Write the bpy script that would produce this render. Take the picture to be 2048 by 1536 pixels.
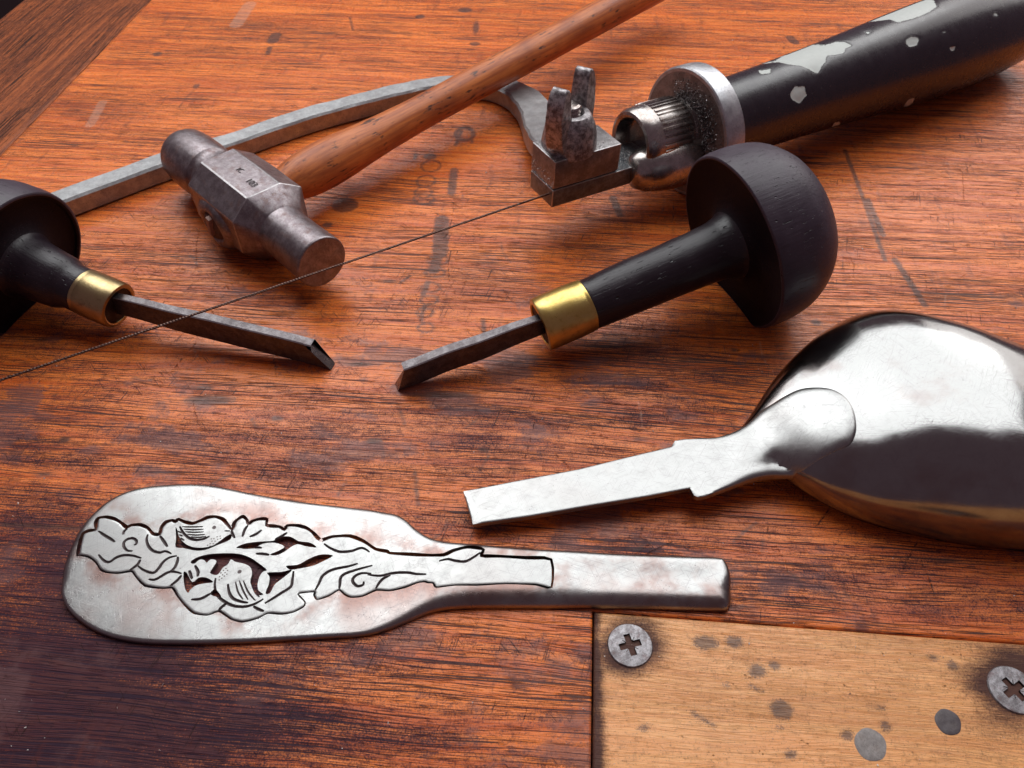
import bpy, bmesh, math, random
import numpy as np
from mathutils import Vector, Matrix
from mathutils.geometry import delaunay_2d_cdt

random.seed(7); rng = np.random.default_rng(7)
scene = bpy.context.scene
for o in list(bpy.data.objects): bpy.data.objects.remove(o)
col = scene.collection
scene.unit_settings.scale_length = 0.01          # one unit is one centimetre

# ---------------------------------------------------------------- camera
FPX, PITCH, CAMH = 1535.0, math.radians(48), 15.0
cam = bpy.data.cameras.new('camera'); cam_o = bpy.data.objects.new('camera', cam); col.objects.link(cam_o)
cam.sensor_width = 36; cam.lens = 36*FPX/2048; cam.clip_start = 0.1; cam.clip_end = 2000
cam_o.location = (0, 0, CAMH); cam_o.rotation_euler = (math.radians(90)-PITCH, 0, 0)
cam.dof.use_dof = True; cam.dof.focus_distance = 18.5; cam.dof.aperture_fstop = .6
scene.camera = cam_o

# ---------------------------------------------------------------- light
world = bpy.data.worlds.new('World'); scene.world = world; world.use_nodes = True
bg = world.node_tree.nodes['Background']; bg.inputs[0].default_value = (0.125, 0.082, 0.098, 1); bg.inputs[1].default_value = 1.0

def window_light(name, az, el, dist, w, h, radiance, color):
    l = bpy.data.lights.new(name, 'AREA'); l.shape = 'RECTANGLE'; l.size = w; l.size_y = h
    l.energy = radiance*math.pi*w*h; l.color = color
    o = bpy.data.objects.new(name, l); col.objects.link(o)
    tgt = Vector((0, 15, 0)); a, e = math.radians(az), math.radians(el)
    d = Vector((math.sin(a)*math.cos(e), math.cos(a)*math.cos(e), math.sin(e)))
    o.location = tgt + d*dist; o.rotation_euler = d.to_track_quat('Z', 'Y').to_euler()
    return o
window_light('window_daylight', 10, 55, 72, 84, 70, 3.2, (0.97, 1.0, 1.0))
window_light('low_window_daylight', -38, 44, 72, 30, 46, 3.0, (0.97, 1.0, 1.0))
window_light('side_window_daylight', 44, 27, 160, 80, 80, 2.0, (1.0, 0.97, 0.94))

vs = scene.view_settings; vs.view_transform = 'Standard'; vs.look = 'None'; vs.exposure = 0; vs.gamma = 1; vs.use_curve_mapping = False
scene.cycles.max_bounces = 6; scene.cycles.use_adaptive_sampling = True; scene.cycles.adaptive_threshold = .02; scene.cycles.use_denoising = True

# ---------------------------------------------------------------- pixel <-> place helpers (photograph is 2048 x 1536)
SP, CP = math.sin(PITCH), math.cos(PITCH)
def at(px, py, z=0.0):
    dx, dy = (px-1024)/FPX, (768-py)/FPX
    v = Vector((dx, CP+dy*SP, -SP+dy*CP)); t = (z-CAMH)/v.z
    return Vector((v.x*t, v.y*t, z))
def proj(P):
    P = np.asarray(P, float); d = P[:, 1]*CP + (CAMH-P[:, 2])*SP
    return np.stack([1024+FPX*P[:, 0]/d, 768-FPX*(P[:, 1]*SP-(CAMH-P[:, 2])*CP)/d], 1)

# ---------------------------------------------------------------- mesh helpers
def link(name, me, mats, parent=None):
    o = bpy.data.objects.new(name, me); col.objects.link(o)
    for m in (mats if isinstance(mats, (list, tuple)) else [mats]):
        if m.name not in me.materials: me.materials.append(m)
    if parent is not None: o.parent = parent
    return o
def finish(me, smooth=True, angle=35):
    me.validate(); me.update()
    if smooth:
        me.polygons.foreach_set('use_smooth', np.ones(len(me.polygons), bool))
        me.set_sharp_from_angle(angle=math.radians(angle))
def thing(name, label, cat, loc, group=None):
    o = bpy.data.objects.new(name, None); col.objects.link(o); o.location = loc; o.empty_display_size = 0.3
    o['label'] = label; o['category'] = cat
    if group: o['group'] = group
    return o
def part(name, verts, faces, mats, parent=None, smooth=True, angle=35, mat_idx=None):
    """verts in world space; stored relative to the parent's base"""
    off = np.array(parent_world(parent)) if parent is not None else np.zeros(3)
    v = np.asarray(verts, float)-off
    me = bpy.data.meshes.new(name); me.from_pydata(v.tolist(), [], faces)
    o = link(name, me, mats, parent)
    if mat_idx is not None: me.polygons.foreach_set('material_index', mat_idx)
    finish(me, smooth, angle)
    return o
def parent_world(p):
    w = Vector((0, 0, 0))
    while p is not None:
        w = w+p.location; p = p.parent
    return w
def frame_mat(p0, direction, up=Vector((0, 0, 1))):
    z = Vector(direction).normalized(); x = up.cross(z)
    if x.length < 1e-4: x = Vector((1, 0, 0))
    x.normalize(); y = z.cross(x)
    M = Matrix((x, y, z)).transposed().to_4x4(); M.translation = Vector(p0); return M
def local_part(name, M, verts, faces, mats, parent, smooth=True, angle=35, mat_idx=None):
    """verts in a local frame M (so that textures follow the piece)"""
    me = bpy.data.meshes.new(name); me.from_pydata([tuple(v) for v in verts], [], faces)
    o = link(name, me, mats, parent)
    if mat_idx is not None: me.polygons.foreach_set('material_index', mat_idx)
    finish(me, smooth, angle)
    M2 = M.copy(); M2.translation = M.translation-parent_world(parent)
    if parent is not None and parent.parent is not None or (parent is not None and parent.type == 'MESH'):
        M2 = parent_matrix(parent).inverted() @ M
    o.matrix_basis = M2
    return o
def parent_matrix(p):
    M = Matrix.Identity(4)
    while p is not None:
        M = p.matrix_basis @ M; p = p.parent
    return M
def lathe_data(profile, seg=64, fn=None):
    V, F = [], []; rings = []
    for (t, r) in profile:
        if r < 1e-5: rings.append([len(V)]); V.append((0, 0, t)); continue
        idx = []
        for k in range(seg):
            a = 2*math.pi*k/seg; rr, tt = (r, t) if fn is None else fn(t, a, r)
            idx.append(len(V)); V.append((rr*math.cos(a), rr*math.sin(a), tt))
        rings.append(idx)
    for A, B in zip(rings[:-1], rings[1:]):
        if len(A) == 1 and len(B) == 1: continue
        if len(A) == 1: F += [(A[0], B[(k+1) % seg], B[k]) for k in range(seg)]
        elif len(B) == 1: F += [(A[k], A[(k+1) % seg], B[0]) for k in range(seg)]
        else: F += [(A[k], A[(k+1) % seg], B[(k+1) % seg], B[k]) for k in range(seg)]
    return V, F
def cr(pts, n=6, closed=False):
    P = [Vector(p) for p in pts]; N = len(P); out = []
    rngi = range(N if closed else N-1)
    for i in rngi:
        p0, p1, p2, p3 = (P[(i-1) % N], P[i], P[(i+1) % N], P[(i+2) % N]) if closed else (P[max(i-1, 0)], P[i], P[i+1], P[min(i+2, N-1)])
        for k in range(n):
            t = k/n
            out.append(0.5*((2*p1)+(p2-p0)*t+(2*p0-5*p1+4*p2-p3)*t*t+(3*p1-p0-3*p2+p3)*t**3))
    if not closed: out.append(P[-1])
    return out
def box_data(x0, x1, y0, y1, z0, z1, bev=0.03, seg=2):
    bm = bmesh.new(); bmesh.ops.create_cube(bm, size=1)
    for v in bm.verts: v.co = Vector((x0+(v.co.x+.5)*(x1-x0), y0+(v.co.y+.5)*(y1-y0), z0+(v.co.z+.5)*(z1-z0)))
    bmesh.ops.bevel(bm, geom=bm.edges[:], offset=bev, segments=seg, affect='EDGES', profile=.6)
    bm.verts.ensure_lookup_table(); V = [v.co.copy() for v in bm.verts]; F = [[v.index for v in f.verts] for f in bm.faces]; bm.free()
    return V, F
def vnoise(P, scale, seed=0):
    """cheap smooth 3D value noise in numpy, -1..1"""
    P = np.asarray(P, float)*scale+seed*17.3; i = np.floor(P).astype(int); f = P-i; f = f*f*(3-2*f)
    def h(a, b, c):
        n = (a*73856093 ^ b*19349663 ^ c*83492791) & 0x7fffffff
        n = (n*1103515245+12345) & 0x7fffffff; n = (n ^ (n >> 13))*1274126177 & 0x7fffffff
        return (n % 10007)/10007.0*2-1
    r = 0
    for dx in (0, 1):
        for dy in (0, 1):
            for dz in (0, 1):
                w = (f[:, 0] if dx else 1-f[:, 0])*(f[:, 1] if dy else 1-f[:, 1])*(f[:, 2] if dz else 1-f[:, 2])
                r = r+w*h(i[:, 0]+dx, i[:, 1]+dy, i[:, 2]+dz)
    return r
def inside(P, poly):
    P = np.asarray(P, float); poly = np.asarray(poly, float); res = np.zeros(len(P), bool)
    lo, hi = poly.min(0), poly.max(0)
    m = np.where((P[:, 0] >= lo[0]) & (P[:, 0] <= hi[0]) & (P[:, 1] >= lo[1]) & (P[:, 1] <= hi[1]))[0]
    if len(m) == 0: return res
    x, y = P[m, 0], P[m, 1]; r = np.zeros(len(m), bool); n = len(poly)
    for i in range(n):
        x1, y1 = poly[i]; x2, y2 = poly[(i+1) % n]
        if y1 == y2: continue
        c = ((y1 > y) != (y2 > y)) & (x < (x2-x1)*(y-y1)/(y2-y1)+x1); r ^= c
    res[m] = r; return res
def seg_dist(P, pts, closed=True):
    P = np.asarray(P, float); pts = np.asarray(pts, float); best = np.full(len(P), 1e9); n = len(pts)
    for i in range(n if closed else n-1):
        a = pts[i]; b = pts[(i+1) % n]; ab = b-a; L = (ab**2).sum()+1e-12
        t = np.clip(((P-a) @ ab)/L, 0, 1); d = np.hypot(*(P-a-t[:, None]*ab).T); best = np.minimum(best, d)
    return best
def add_attr(me, name, vals):
    a = me.attributes.new(name, 'FLOAT', 'POINT'); a.data.foreach_set('value', np.asarray(vals, np.float32))

# ---------------------------------------------------------------- node helper
class G:
    def __init__(s, name):
        s.m = bpy.data.materials.new(name); s.m.use_nodes = True; s.t = s.m.node_tree; s.n = s.t.nodes; s.b = s.n['Principled BSDF']
    def add(s, typ, inp=None, **props):
        nd = s.n.new(typ)
        for k, v in props.items(): setattr(nd, k, v)
        for k, v in (inp or {}).items(): s.set(nd.inputs[k], v)
        return nd
    def set(s, sock, v):
        if isinstance(v, bpy.types.NodeSocket): s.t.links.new(v, sock)
        else:
            if sock.type == 'RGBA' and len(v) == 3: v = (*v, 1)
            sock.default_value = v
    def coord(s, which='Object'): return s.add('ShaderNodeTexCoord').outputs[which]
    def attr(s, n): return s.add('ShaderNodeAttribute', attribute_name=n).outputs['Fac']
    def mapv(s, v, scale=(1, 1, 1), rot=(0, 0, 0), loc=(0, 0, 0)):
        if any(rot) and tuple(scale) != (1, 1, 1): v = s.mapv(v, rot=rot); rot = (0, 0, 0)
        return s.add('ShaderNodeMapping', {'Vector': v, 'Scale': scale, 'Rotation': rot, 'Location': loc}).outputs[0]
    def noise(s, v, scale=1, detail=3, rough=.55, dist=0):
        return s.add('ShaderNodeTexNoise', {'Vector': v, 'Scale': scale, 'Detail': detail, 'Roughness': rough, 'Distortion': dist}).outputs['Fac']
    def voro(s, v, scale=1, feature='F1', rnd=1):
        return s.add('ShaderNodeTexVoronoi', {'Vector': v, 'Scale': scale, 'Randomness': rnd}, feature=feature).outputs['Distance']
    def math(s, op, a, b=0.0, c=None, clamp=False):
        nd = s.add('ShaderNodeMath', operation=op, use_clamp=clamp); s.set(nd.inputs[0], a); s.set(nd.inputs[1], b)
        if c is not None: s.set(nd.inputs[2], c)
        return nd.outputs[0]
    def step(s, v, lo, hi, a=0.0, b=1.0):
        return s.add('ShaderNodeMapRange', {'Value': v, 'From Min': lo, 'From Max': hi, 'To Min': a, 'To Max': b}, interpolation_type='SMOOTHSTEP').outputs[0]
    def mix(s, f, a, b, mode='MIX'):
        nd = s.add('ShaderNodeMix', data_type='RGBA', blend_type=mode); s.set(nd.inputs[0], f); s.set(nd.inputs[6], a); s.set(nd.inputs[7], b); return nd.outputs[2]
    def fmix(s, f, a, b):
        nd = s.add('ShaderNodeMix', data_type='FLOAT'); s.set(nd.inputs[0], f); s.set(nd.inputs[2], a); s.set(nd.inputs[3], b); return nd.outputs[0]
    def bump(s, h, strength=.3, dist=.02, normal=None):
        d = {'Height': h, 'Strength': strength, 'Distance': dist}
        if normal is not None: d['Normal'] = normal
        return s.add('ShaderNodeBump', d).outputs[0]
    def out(s, **k):
        for n_, v in k.items(): s.set(s.b.inputs[n_.replace('_', ' ')], v)
        return s.m

# ---------------------------------------------------------------- materials
BROT = math.radians(-4.6)        # direction of the bench's grain
def wood_bench(name, light, mid, pore, stain_col, pale_col, rot, gscale=1.0, pore_amt=1.0, rough=.30, scr_amt=1.0, spec=.36, hf=1.0):
    """broad variation (warp, tone bands, dirt) comes from point attributes, fine grain from noise"""
    g = G(name); v0 = g.coord('Object'); v = g.mapv(v0, rot=(0, 0, -rot))
    vw = g.add('ShaderNodeVectorMath', {0: v, 1: g.add('ShaderNodeCombineXYZ', {'Y': g.math('MULTIPLY', g.attr('warp'), .14)}).outputs[0]}, operation='ADD').outputs[0]
    tone = g.noise(g.mapv(vw, (.18*gscale, 4.0*gscale, 1)), 1, 3, .65)
    fine = g.noise(g.mapv(vw, (1.6*gscale, 34*gscale, 1)), 1, 2, .6)
    band = g.attr('band'); dirt = g.attr('dirt'); mot = g.noise(v, 6.5, 4, .7)
    c = g.mix(g.step(tone, .36, .62), mid, light)
    c = g.mix(g.math('MULTIPLY', g.attr('blotch'), .36), c, [x*.55 for x in mid])
    c = g.mix(g.step(fine, .42, .72, 0, .34), c, [x*.42 for x in mid])
    c = g.mix(g.step(mot, .50, .70, 0, .40), c, [x*.42 for x in mid])
    spk = g.noise(v, 26, 2, .7); c = g.mix(g.step(spk, .60, .68, 0, .45), c, [x*.25 for x in mid])
    # open pores: dark dashes that come in bands
    p1 = g.noise(g.mapv(vw, (.30*gscale, 26*gscale, 1), loc=(0, 5, 0)), 1, 1, .5)
    p2 = g.noise(g.mapv(vw, (1.7*gscale, 46*gscale, 1), loc=(9, 2, 0)), 1, 1, .5)
    d1 = g.step(g.math('ADD', p1, band), .595, .635)
    d2 = g.step(g.math('ADD', p2, band), .615, .66, 0, .8)
    ln = g.noise(g.mapv(vw, (.07, 6.5*gscale, 1), loc=(6, 1, 0)), 1, 2, .55)
    d3 = g.step(g.math('ABSOLUTE', g.math('SUBTRACT', ln, .54)), .010, .003, 0, .8); d3 = g.math('MULTIPLY', d3, g.step(fine, .36, .6))
    pores = g.math('MULTIPLY', g.math('MAXIMUM', g.math('MAXIMUM', d1, d2), d3), pore_amt)
    c = g.mix(g.math('MULTIPLY', pores, .93), c, pore)
    # ground-in dirt, together with the painted shade patches
    hi_ = g.math('ADD', g.math('MULTIPLY_ADD', spk, 1.3, -.65), g.math('MULTIPLY_ADD', fine, 1.1, -.55))
    s_f = g.math('ADD', g.math('ADD', g.attr('stain_shade'), g.math('MULTIPLY', dirt, .75)), g.math('MULTIPLY', g.math('ADD', g.math('MULTIPLY_ADD', mot, .8, -.4), hi_), hf))
    s_m = g.step(s_f, -.05, .95)
    c = g.mix(g.math('MULTIPLY', s_m, .93), c, stain_col)
    film = g.step(g.math('ADD', g.attr('film'), g.math('MULTIPLY_ADD', mot, .9, -.45)), .05, .6, 0, .62); c = g.mix(g.math('MULTIPLY', film, scr_amt), c, (.135, .066, .068))
    # marks (signed distance in cm) and fine scratches
    wob = g.math('MULTIPLY_ADD', mot, .22, -.11)
    mk_f = g.step(g.math('ADD', g.attr('mark'), g.math('ADD', wob, g.math('MULTIPLY_ADD', spk, .16, -.08))), .05, -.04)
    c = g.mix(g.math('MULTIPLY', mk_f, g.step(fine, .25, .7, .95, .6)), c, (.060, .034, .030))
    sc_f = g.math('MULTIPLY', g.step(g.attr('scratch'), .022, .004), g.step(mot, .36, .56))
    x1 = g.noise(g.mapv(v, (30, .9, 1), rot=(0, 0, .22), loc=(4, 1, 0)), 1, 1, .5); x2 = g.noise(g.mapv(v, (34, 1.3, 1), rot=(0, 0, -.75), loc=(1, 8, 0)), 1, 1, .5)
    xs = g.math('MAXIMUM', g.step(x1, .665, .70), g.step(x2, .67, .705)); sc_f = g.math('MAXIMUM', sc_f, g.math('MULTIPLY', xs, g.step(g.math('ADD', dirt, band), -.16, .05, 0, scr_amt)))
    streak = g.noise(g.mapv(v, (2.2, .45, 1), loc=(2, 3, 0)), 1, 3, .65); c = g.mix(g.step(streak, .56, .74, 0, .45*scr_amt), c, [a_*.5+b_*.2 for a_, b_ in zip(stain_col, mid)])
    c = g.mix(g.math('MULTIPLY', sc_f, .8), c, (.035, .016, .015))
    c = g.mix(g.step(g.math('ADD', g.attr('pale'), wob), .03, -.03, 0, .38), c, pale_col)
    h = g.math('SUBTRACT', g.math('MULTIPLY', fine, .3), g.math('ADD', pores, g.math('MULTIPLY', sc_f, .8)))
    r = g.math('ADD', g.math('MULTIPLY_ADD', mot, .34, rough-.17), g.math('ADD', g.math('MULTIPLY', pores, .25), g.math('MULTIPLY', s_m, .12)))
    return g.out(Base_Color=c, Roughness=r, Normal=g.bump(h, .6, .03), Specular_IOR_Level=g.fmix(s_m, spec, .12))

M_bench = wood_bench('bench_wood', (.90, .235, .042), (.64, .125, .021), (.040, .011, .008), (.030, .016, .031), (.50, .30, .22), BROT)
M_cross = wood_bench('bench_end_wood', (.40, .105, .03), (.20, .05, .017), (.02, .008, .006), (.05, .025, .022), (.4, .25, .2), BROT+math.radians(90), 1.0, 1.0, .42, 1.0, .14)
M_inset = wood_bench('pale_panel_wood', (.94, .45, .165), (.86, .36, .118), (.30, .11, .04), (.040, .020, .027), (.26, .20, .17), BROT, 1.6, .30, .32, .15, .6, .45)

def silver(name, base=.60, rough=.24, tarnish_reflect=.5, dirt=(.30, .21, .19), bump=.16):
    g = G(name); v = g.coord('Object')
    big = g.noise(v, .55, 4, .6); mid = g.noise(v, 4, 4, .65); fine = g.noise(v, 45, 4, .7)
    scr = None
    for k, a in enumerate((.3, 1.2, 2.1, 2.75)):
        s = g.step(g.noise(g.mapv(v, (2.2, 70, 2), rot=(0, 0, a), loc=(k*3, k, 0)), 1, 2, .5), .62, .68)
        scr = s if scr is None else g.math('MAXIMUM', scr, s)
    pit = g.step(g.voro(v, 11), .13, .06)
    pit = g.math('MULTIPLY', pit, g.step(g.noise(v, 2.5, 3), .50, .62))
    c = g.mix(g.step(big, .46, .66, 0, tarnish_reflect), (base, base*1.0, base*.985), [base*x/.30*.72 for x in dirt])  # random brown blotches: tarnish and warm reflections in one colour
    c = g.mix(g.step(mid, .5, .8, 0, .13), c, [base*.62]*3)
    tn = g.math('MULTIPLY', g.attr('tarnish_reflect'), g.step(g.noise(v, .9, 4, .6), .42, .60)); c = g.mix(g.math('MULTIPLY', tn, .92), c, (base*.60, base*.36, base*.31))  # masked brown stands in for warm reflections on the silver
    c = g.mix(g.math('MULTIPLY', scr, .42), c, (.20, .18, .19)); c = g.mix(g.math('MULTIPLY', pit, .8), c, (.05, .035, .035))
    r = g.math('MULTIPLY_ADD', mid, rough*.7, rough*.65)
    h = g.math('SUBTRACT', g.math('ADD', g.math('MULTIPLY', fine, .3), g.math('MULTIPLY', mid, .25)), g.math('ADD', g.math('MULTIPLY', scr, .5), pit))
    return g.out(Base_Color=c, Metallic=1.0, Roughness=r, Normal=g.bump(h, bump, .012))
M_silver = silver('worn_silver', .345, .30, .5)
M_inlay = silver('flat_silver', .335, .36, .12)
M_strip = silver('filed_silver', .32, .33, .1)
M_bowl = silver('polished_silver', .29, .14, .45, bump=.07)
def dark_groove():
    g = G('blackened_groove'); v = g.coord()
    return g.out(Base_Color=g.mix(g.noise(v, 12, 3), (.05, .035, .035), (.16, .13, .13)), Metallic=.6, Roughness=.55)
M_groove = dark_groove()

def iron(name, lo, hi, rust, rough=.42, rust_amt=.5, pits=1.0, scale=1.0, bump=.35, metal=.95, edge=0.0):
    g = G(name); v = g.coord('Object')
    a = g.noise(v, 2.2*scale, 6, .7); b = g.noise(v, 11*scale, 5, .75); cgrain = g.noise(v, 38*scale, 3, .7)
    c = g.mix(g.step(a, .36, .66), lo, hi)
    c = g.mix(g.step(b, .5, .68, 0, .6), c, [x*.5 for x in lo])
    rs = g.math('MULTIPLY', g.step(g.noise(g.mapv(v, loc=(5, 3, 1)), 1.7*scale, 6, .72), .50, .66), rust_amt)
    c = g.mix(rs, c, rust)
    spot = g.step(g.voro(v, 13*scale), .20, .08, 0, pits*.7); spot = g.math('MULTIPLY', spot, g.step(a, .42, .6))
    c = g.mix(spot, c, [x*.3 for x in lo])
    glint = g.step(cgrain, .60, .70, 0, .45); c = g.mix(glint, c, [min(1, x*1.8) for x in hi])
    if edge:
        pt = g.add('ShaderNodeNewGeometry').outputs['Pointiness']; c = g.mix(g.math('MULTIPLY', g.step(pt, .515, .56), g.step(b, .3, .55, .4, edge)), c, (.75, .72, .72))
    r = g.math('ADD', g.math('MULTIPLY_ADD', b, .35, rough-.17), g.math('MULTIPLY', rs, .2))
    h = g.math('SUBTRACT', g.math('ADD', g.math('MULTIPLY', b, .5), g.math('MULTIPLY', cgrain, .35)), spot)
    return g.out(Base_Color=c, Metallic=g.math('MULTIPLY_ADD', rs, -.6*metal, metal), Roughness=r, Normal=g.bump(h, bump, .02))
M_hammer = iron('hammer_iron', (.19, .155, .165), (.31, .275, .285), (.14, .06, .045), .33, .5, 1.0, 2.0, .6, .85)
M_face = iron('worn_hammer_face', (.20, .16, .15), (.34, .29, .28), (.22, .12, .08), .5, .5, 1, 1.5, .4, .8)
M_blade = iron('graver_steel', (.07, .058, .062), (.14, .125, .13), (.08, .045, .035), .30, .25, .5, 2.2, .25, .7)
M_edge = iron('worn_bright_edge', (.36, .34, .345), (.52, .50, .505), (.30, .24, .22), .30, .3, .4, 3.0, .3, .8)
M_tip = iron('ground_steel', (.30, .27, .27), (.46, .43, .43), (.25, .15, .12), .22, .15, .3, 1.5, .25)
M_frame = iron('saw_frame_steel', (.28, .28, .285), (.40, .40, .405), (.16, .12, .11), .34, .3, .8, 1.6, .35, .6)
M_nut = iron('cast_iron_nut', (.12, .10, .105), (.55, .52, .53), (.10, .07, .065), .30, .3, 1.0, 2.6, .7, .55)
M_clamp = iron('clamp_steel', (.18, .165, .165), (.30, .285, .285), (.18, .11, .085), .34, .3, .3, 1.6, .2, .6)
M_clamp_blue = iron('blued_clamp_steel', (.10, .11, .12), (.21, .23, .245), (.14, .09, .075), .32, .25, .3, 1.6, .2, .55)
M_ferrule = iron('plated_ferrule_steel', (.32, .285, .27), (.46, .42, .40), (.28, .17, .12), .22, .3, .3, 1.2, .12)
M_alu = iron('scratched_aluminium', (.40, .40, .42), (.54, .54, .56), (.40, .37, .37), .36, .3, .4, 1.6, .4)
M_dirtface = iron('grimy_collar_face', (.20, .17, .16), (.32, .28, .265), (.16, .09, .06), .45, .5, .5, 1.4, .3)
M_wire = iron('saw_blade_steel', (.10, .06, .05), (.20, .13, .11), (.14, .07, .05), .45, .4, .2, 4, .2)
M_screwh = iron('old_screw_steel', (.16, .145, .15), (.38, .365, .38), (.16, .08, .075), .42, .45, .8, 4.0, .6)
M_recess = iron('dark_recess', (.03, .02, .02), (.06, .045, .04), (.05, .03, .02), .6, .5)  # darker colour for the screw slots and ferrule plugs

def black_wood(name='ebonised_wood', lo=(.007, .0035, .006), hi=(.024, .014, .022), rough=.33):
    g = G(name); v = g.coord('Object')
    gr = g.noise(g.mapv(v, (14, 14, 1.1)), 1, 4, .6); blot = g.noise(v, 1.6, 5, .65)
    pore = g.step(g.noise(g.mapv(v, (22, 22, 2.2), loc=(4, 1, 2)), 1, 2), .66, .74)
    dust = g.step(g.noise(v, 42, 2, .6), .64, .72, 0, .4); dust = g.math('MULTIPLY', dust, g.step(blot, .45, .7))
    dent = g.step(g.voro(g.mapv(v, (1, 1, .6)), 4.5), .16, .06); pore = g.math('MAXIMUM', pore, g.math('MULTIPLY', dent, g.step(g.noise(v, 3.1, 3), .50, .58)))
    c = g.mix(blot, lo, hi); c = g.mix(g.step(gr, .5, .8, 0, .5), c, [x*.5 for x in lo]); c = g.mix(pore, c, [x*.3 for x in lo]); c = g.mix(dust, c, (.30, .26, .26))
    h = g.math('SUBTRACT', g.math('MULTIPLY', gr, .4), g.math('MULTIPLY', pore, .9)); h = g.math('ADD', h, g.math('MULTIPLY', blot, .25))
    return g.out(Base_Color=c, Roughness=g.math('MULTIPLY_ADD', blot, .3, rough-.12), Normal=g.bump(h, .6, .03), Specular_IOR_Level=.42)
M_black = black_wood()
M_under = black_wood('shaded_underside_wood', (.006, .003, .005), (.016, .009, .013), .6); M_under.node_tree.nodes['Principled BSDF'].inputs['Specular IOR Level'].default_value = .12  # shade under the mushroom caps painted as a darker, duller black
M_rim = black_wood('sheen_rim_wood', (.022, .013, .022), (.066, .044, .064), .44)  # outer cap's soft sheen put into a paler purple-grey
def brass(name, c0, c1, c2):
    g = G(name); v = g.coord('Object'); a = g.noise(v, 3, 5, .7); b = g.noise(g.mapv(v, (3, 3, 30)), 1, 3)
    sp = g.step(g.voro(v, 8), .11, .05); sp = g.math('MULTIPLY', sp, g.step(a, .4, .6))
    c = g.mix(g.step(a, .35, .7), c0, c1); c = g.mix(g.step(g.noise(v, 6, 5, .75), .56, .72, 0, .6), c, c2); c = g.mix(g.math('MULTIPLY', sp, .85), c, (.09, .05, .03))
    return g.out(Base_Color=c, Metallic=1, Roughness=g.math('MULTIPLY_ADD', a, .25, .20), Normal=g.bump(g.math('SUBTRACT', g.math('ADD', b, g.noise(v, 20, 3)), sp), .15, .015))
M_brass = brass('bright_brass', (.62, .46, .16), (.54, .375, .11), (.33, .21, .075))
M_brass2 = brass('dull_brass', (.44, .34, .18), (.36, .265, .13), (.21, .14, .08))
def handle_wood():
    g = G('hammer_handle_wood'); v = g.coord('Object')
    gr = g.noise(g.mapv(v, (9, 9, .55)), 1, 4, .6); big = g.noise(v, .5, 4)
    fl = g.noise(g.mapv(v, (9, 9, 1.9), loc=(1, 2, 3)), 1, 3, .6); fl = g.step(fl, .575, .62)
    fl = g.math('MULTIPLY', fl, g.step(g.noise(v, .9, 4, .7), .46, .58))
    c = g.mix(g.step(gr, .35, .68), (.56, .165, .042), (.36, .09, .024)); c = g.mix(g.step(big, .42, .7, 0, .65), c, (.22, .05, .02)); c = g.mix(g.math('MULTIPLY', fl, .88), c, (.028, .015, .013))
    spk = g.step(g.voro(v, 5), .07, .03, 0, .7); c = g.mix(spk, c, (.05, .025, .02))
    return g.out(Base_Color=c, Roughness=g.math('MULTIPLY_ADD', gr, .2, .30), Normal=g.bump(g.math('SUBTRACT', gr, fl), .3, .02), Specular_IOR_Level=.35)
M_hwood = handle_wood()
def painted():
    g = G('chipped_black_paint'); v = g.coord('Object')
    ch = g.attr('chip'); wob = g.math('MULTIPLY_ADD', g.noise(v, 7, 5, .7), .12, -.06)
    m = g.step(g.math('ADD', ch, wob), .012, -.006); rim = g.step(g.math('ADD', ch, wob), .05, .0)
    n = g.noise(v, 2.5, 5, .65)
    c = g.mix(n, (.010, .006, .010), (.022, .014, .021)); c = g.mix(m, c, g.mix(g.noise(v, 9, 4), (.50, .52, .49), (.40, .42, .40)))
    sp = g.step(g.voro(v, 4.2), .05, .025, 0, .6); c = g.mix(sp, c, (.45, .44, .43))
    h = g.math('SUBTRACT', g.math('MULTIPLY', n, .15), g.math('MULTIPLY', m, 1.0)); h = g.math('ADD', h, g.math('MULTIPLY', rim, .15))
    return g.out(Base_Color=c, Roughness=g.fmix(m, g.math('MULTIPLY_ADD', n, .2, .18), .5), Normal=g.bump(h, .9, .04), Specular_IOR_Level=.55)
M_paint = painted()
def simple(name, c, rough=.6, metal=0.0):
    g = G(name); v = g.coord(); return g.out(Base_Color=g.mix(g.noise(v, 8, 4), [x*.7 for x in c], c), Roughness=rough, Metallic=metal)
M_floor = simple('dark_floor', (.05, .038, .034), .7)
M_dust = simple('pale_dust', (.75, .70, .66), .8)
M_filing = simple('bright_filings', (.9, .88, .87), .25, .35)
M_dkfiling = simple('dark_filings', (.05, .04, .04), .5, .5)

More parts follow.
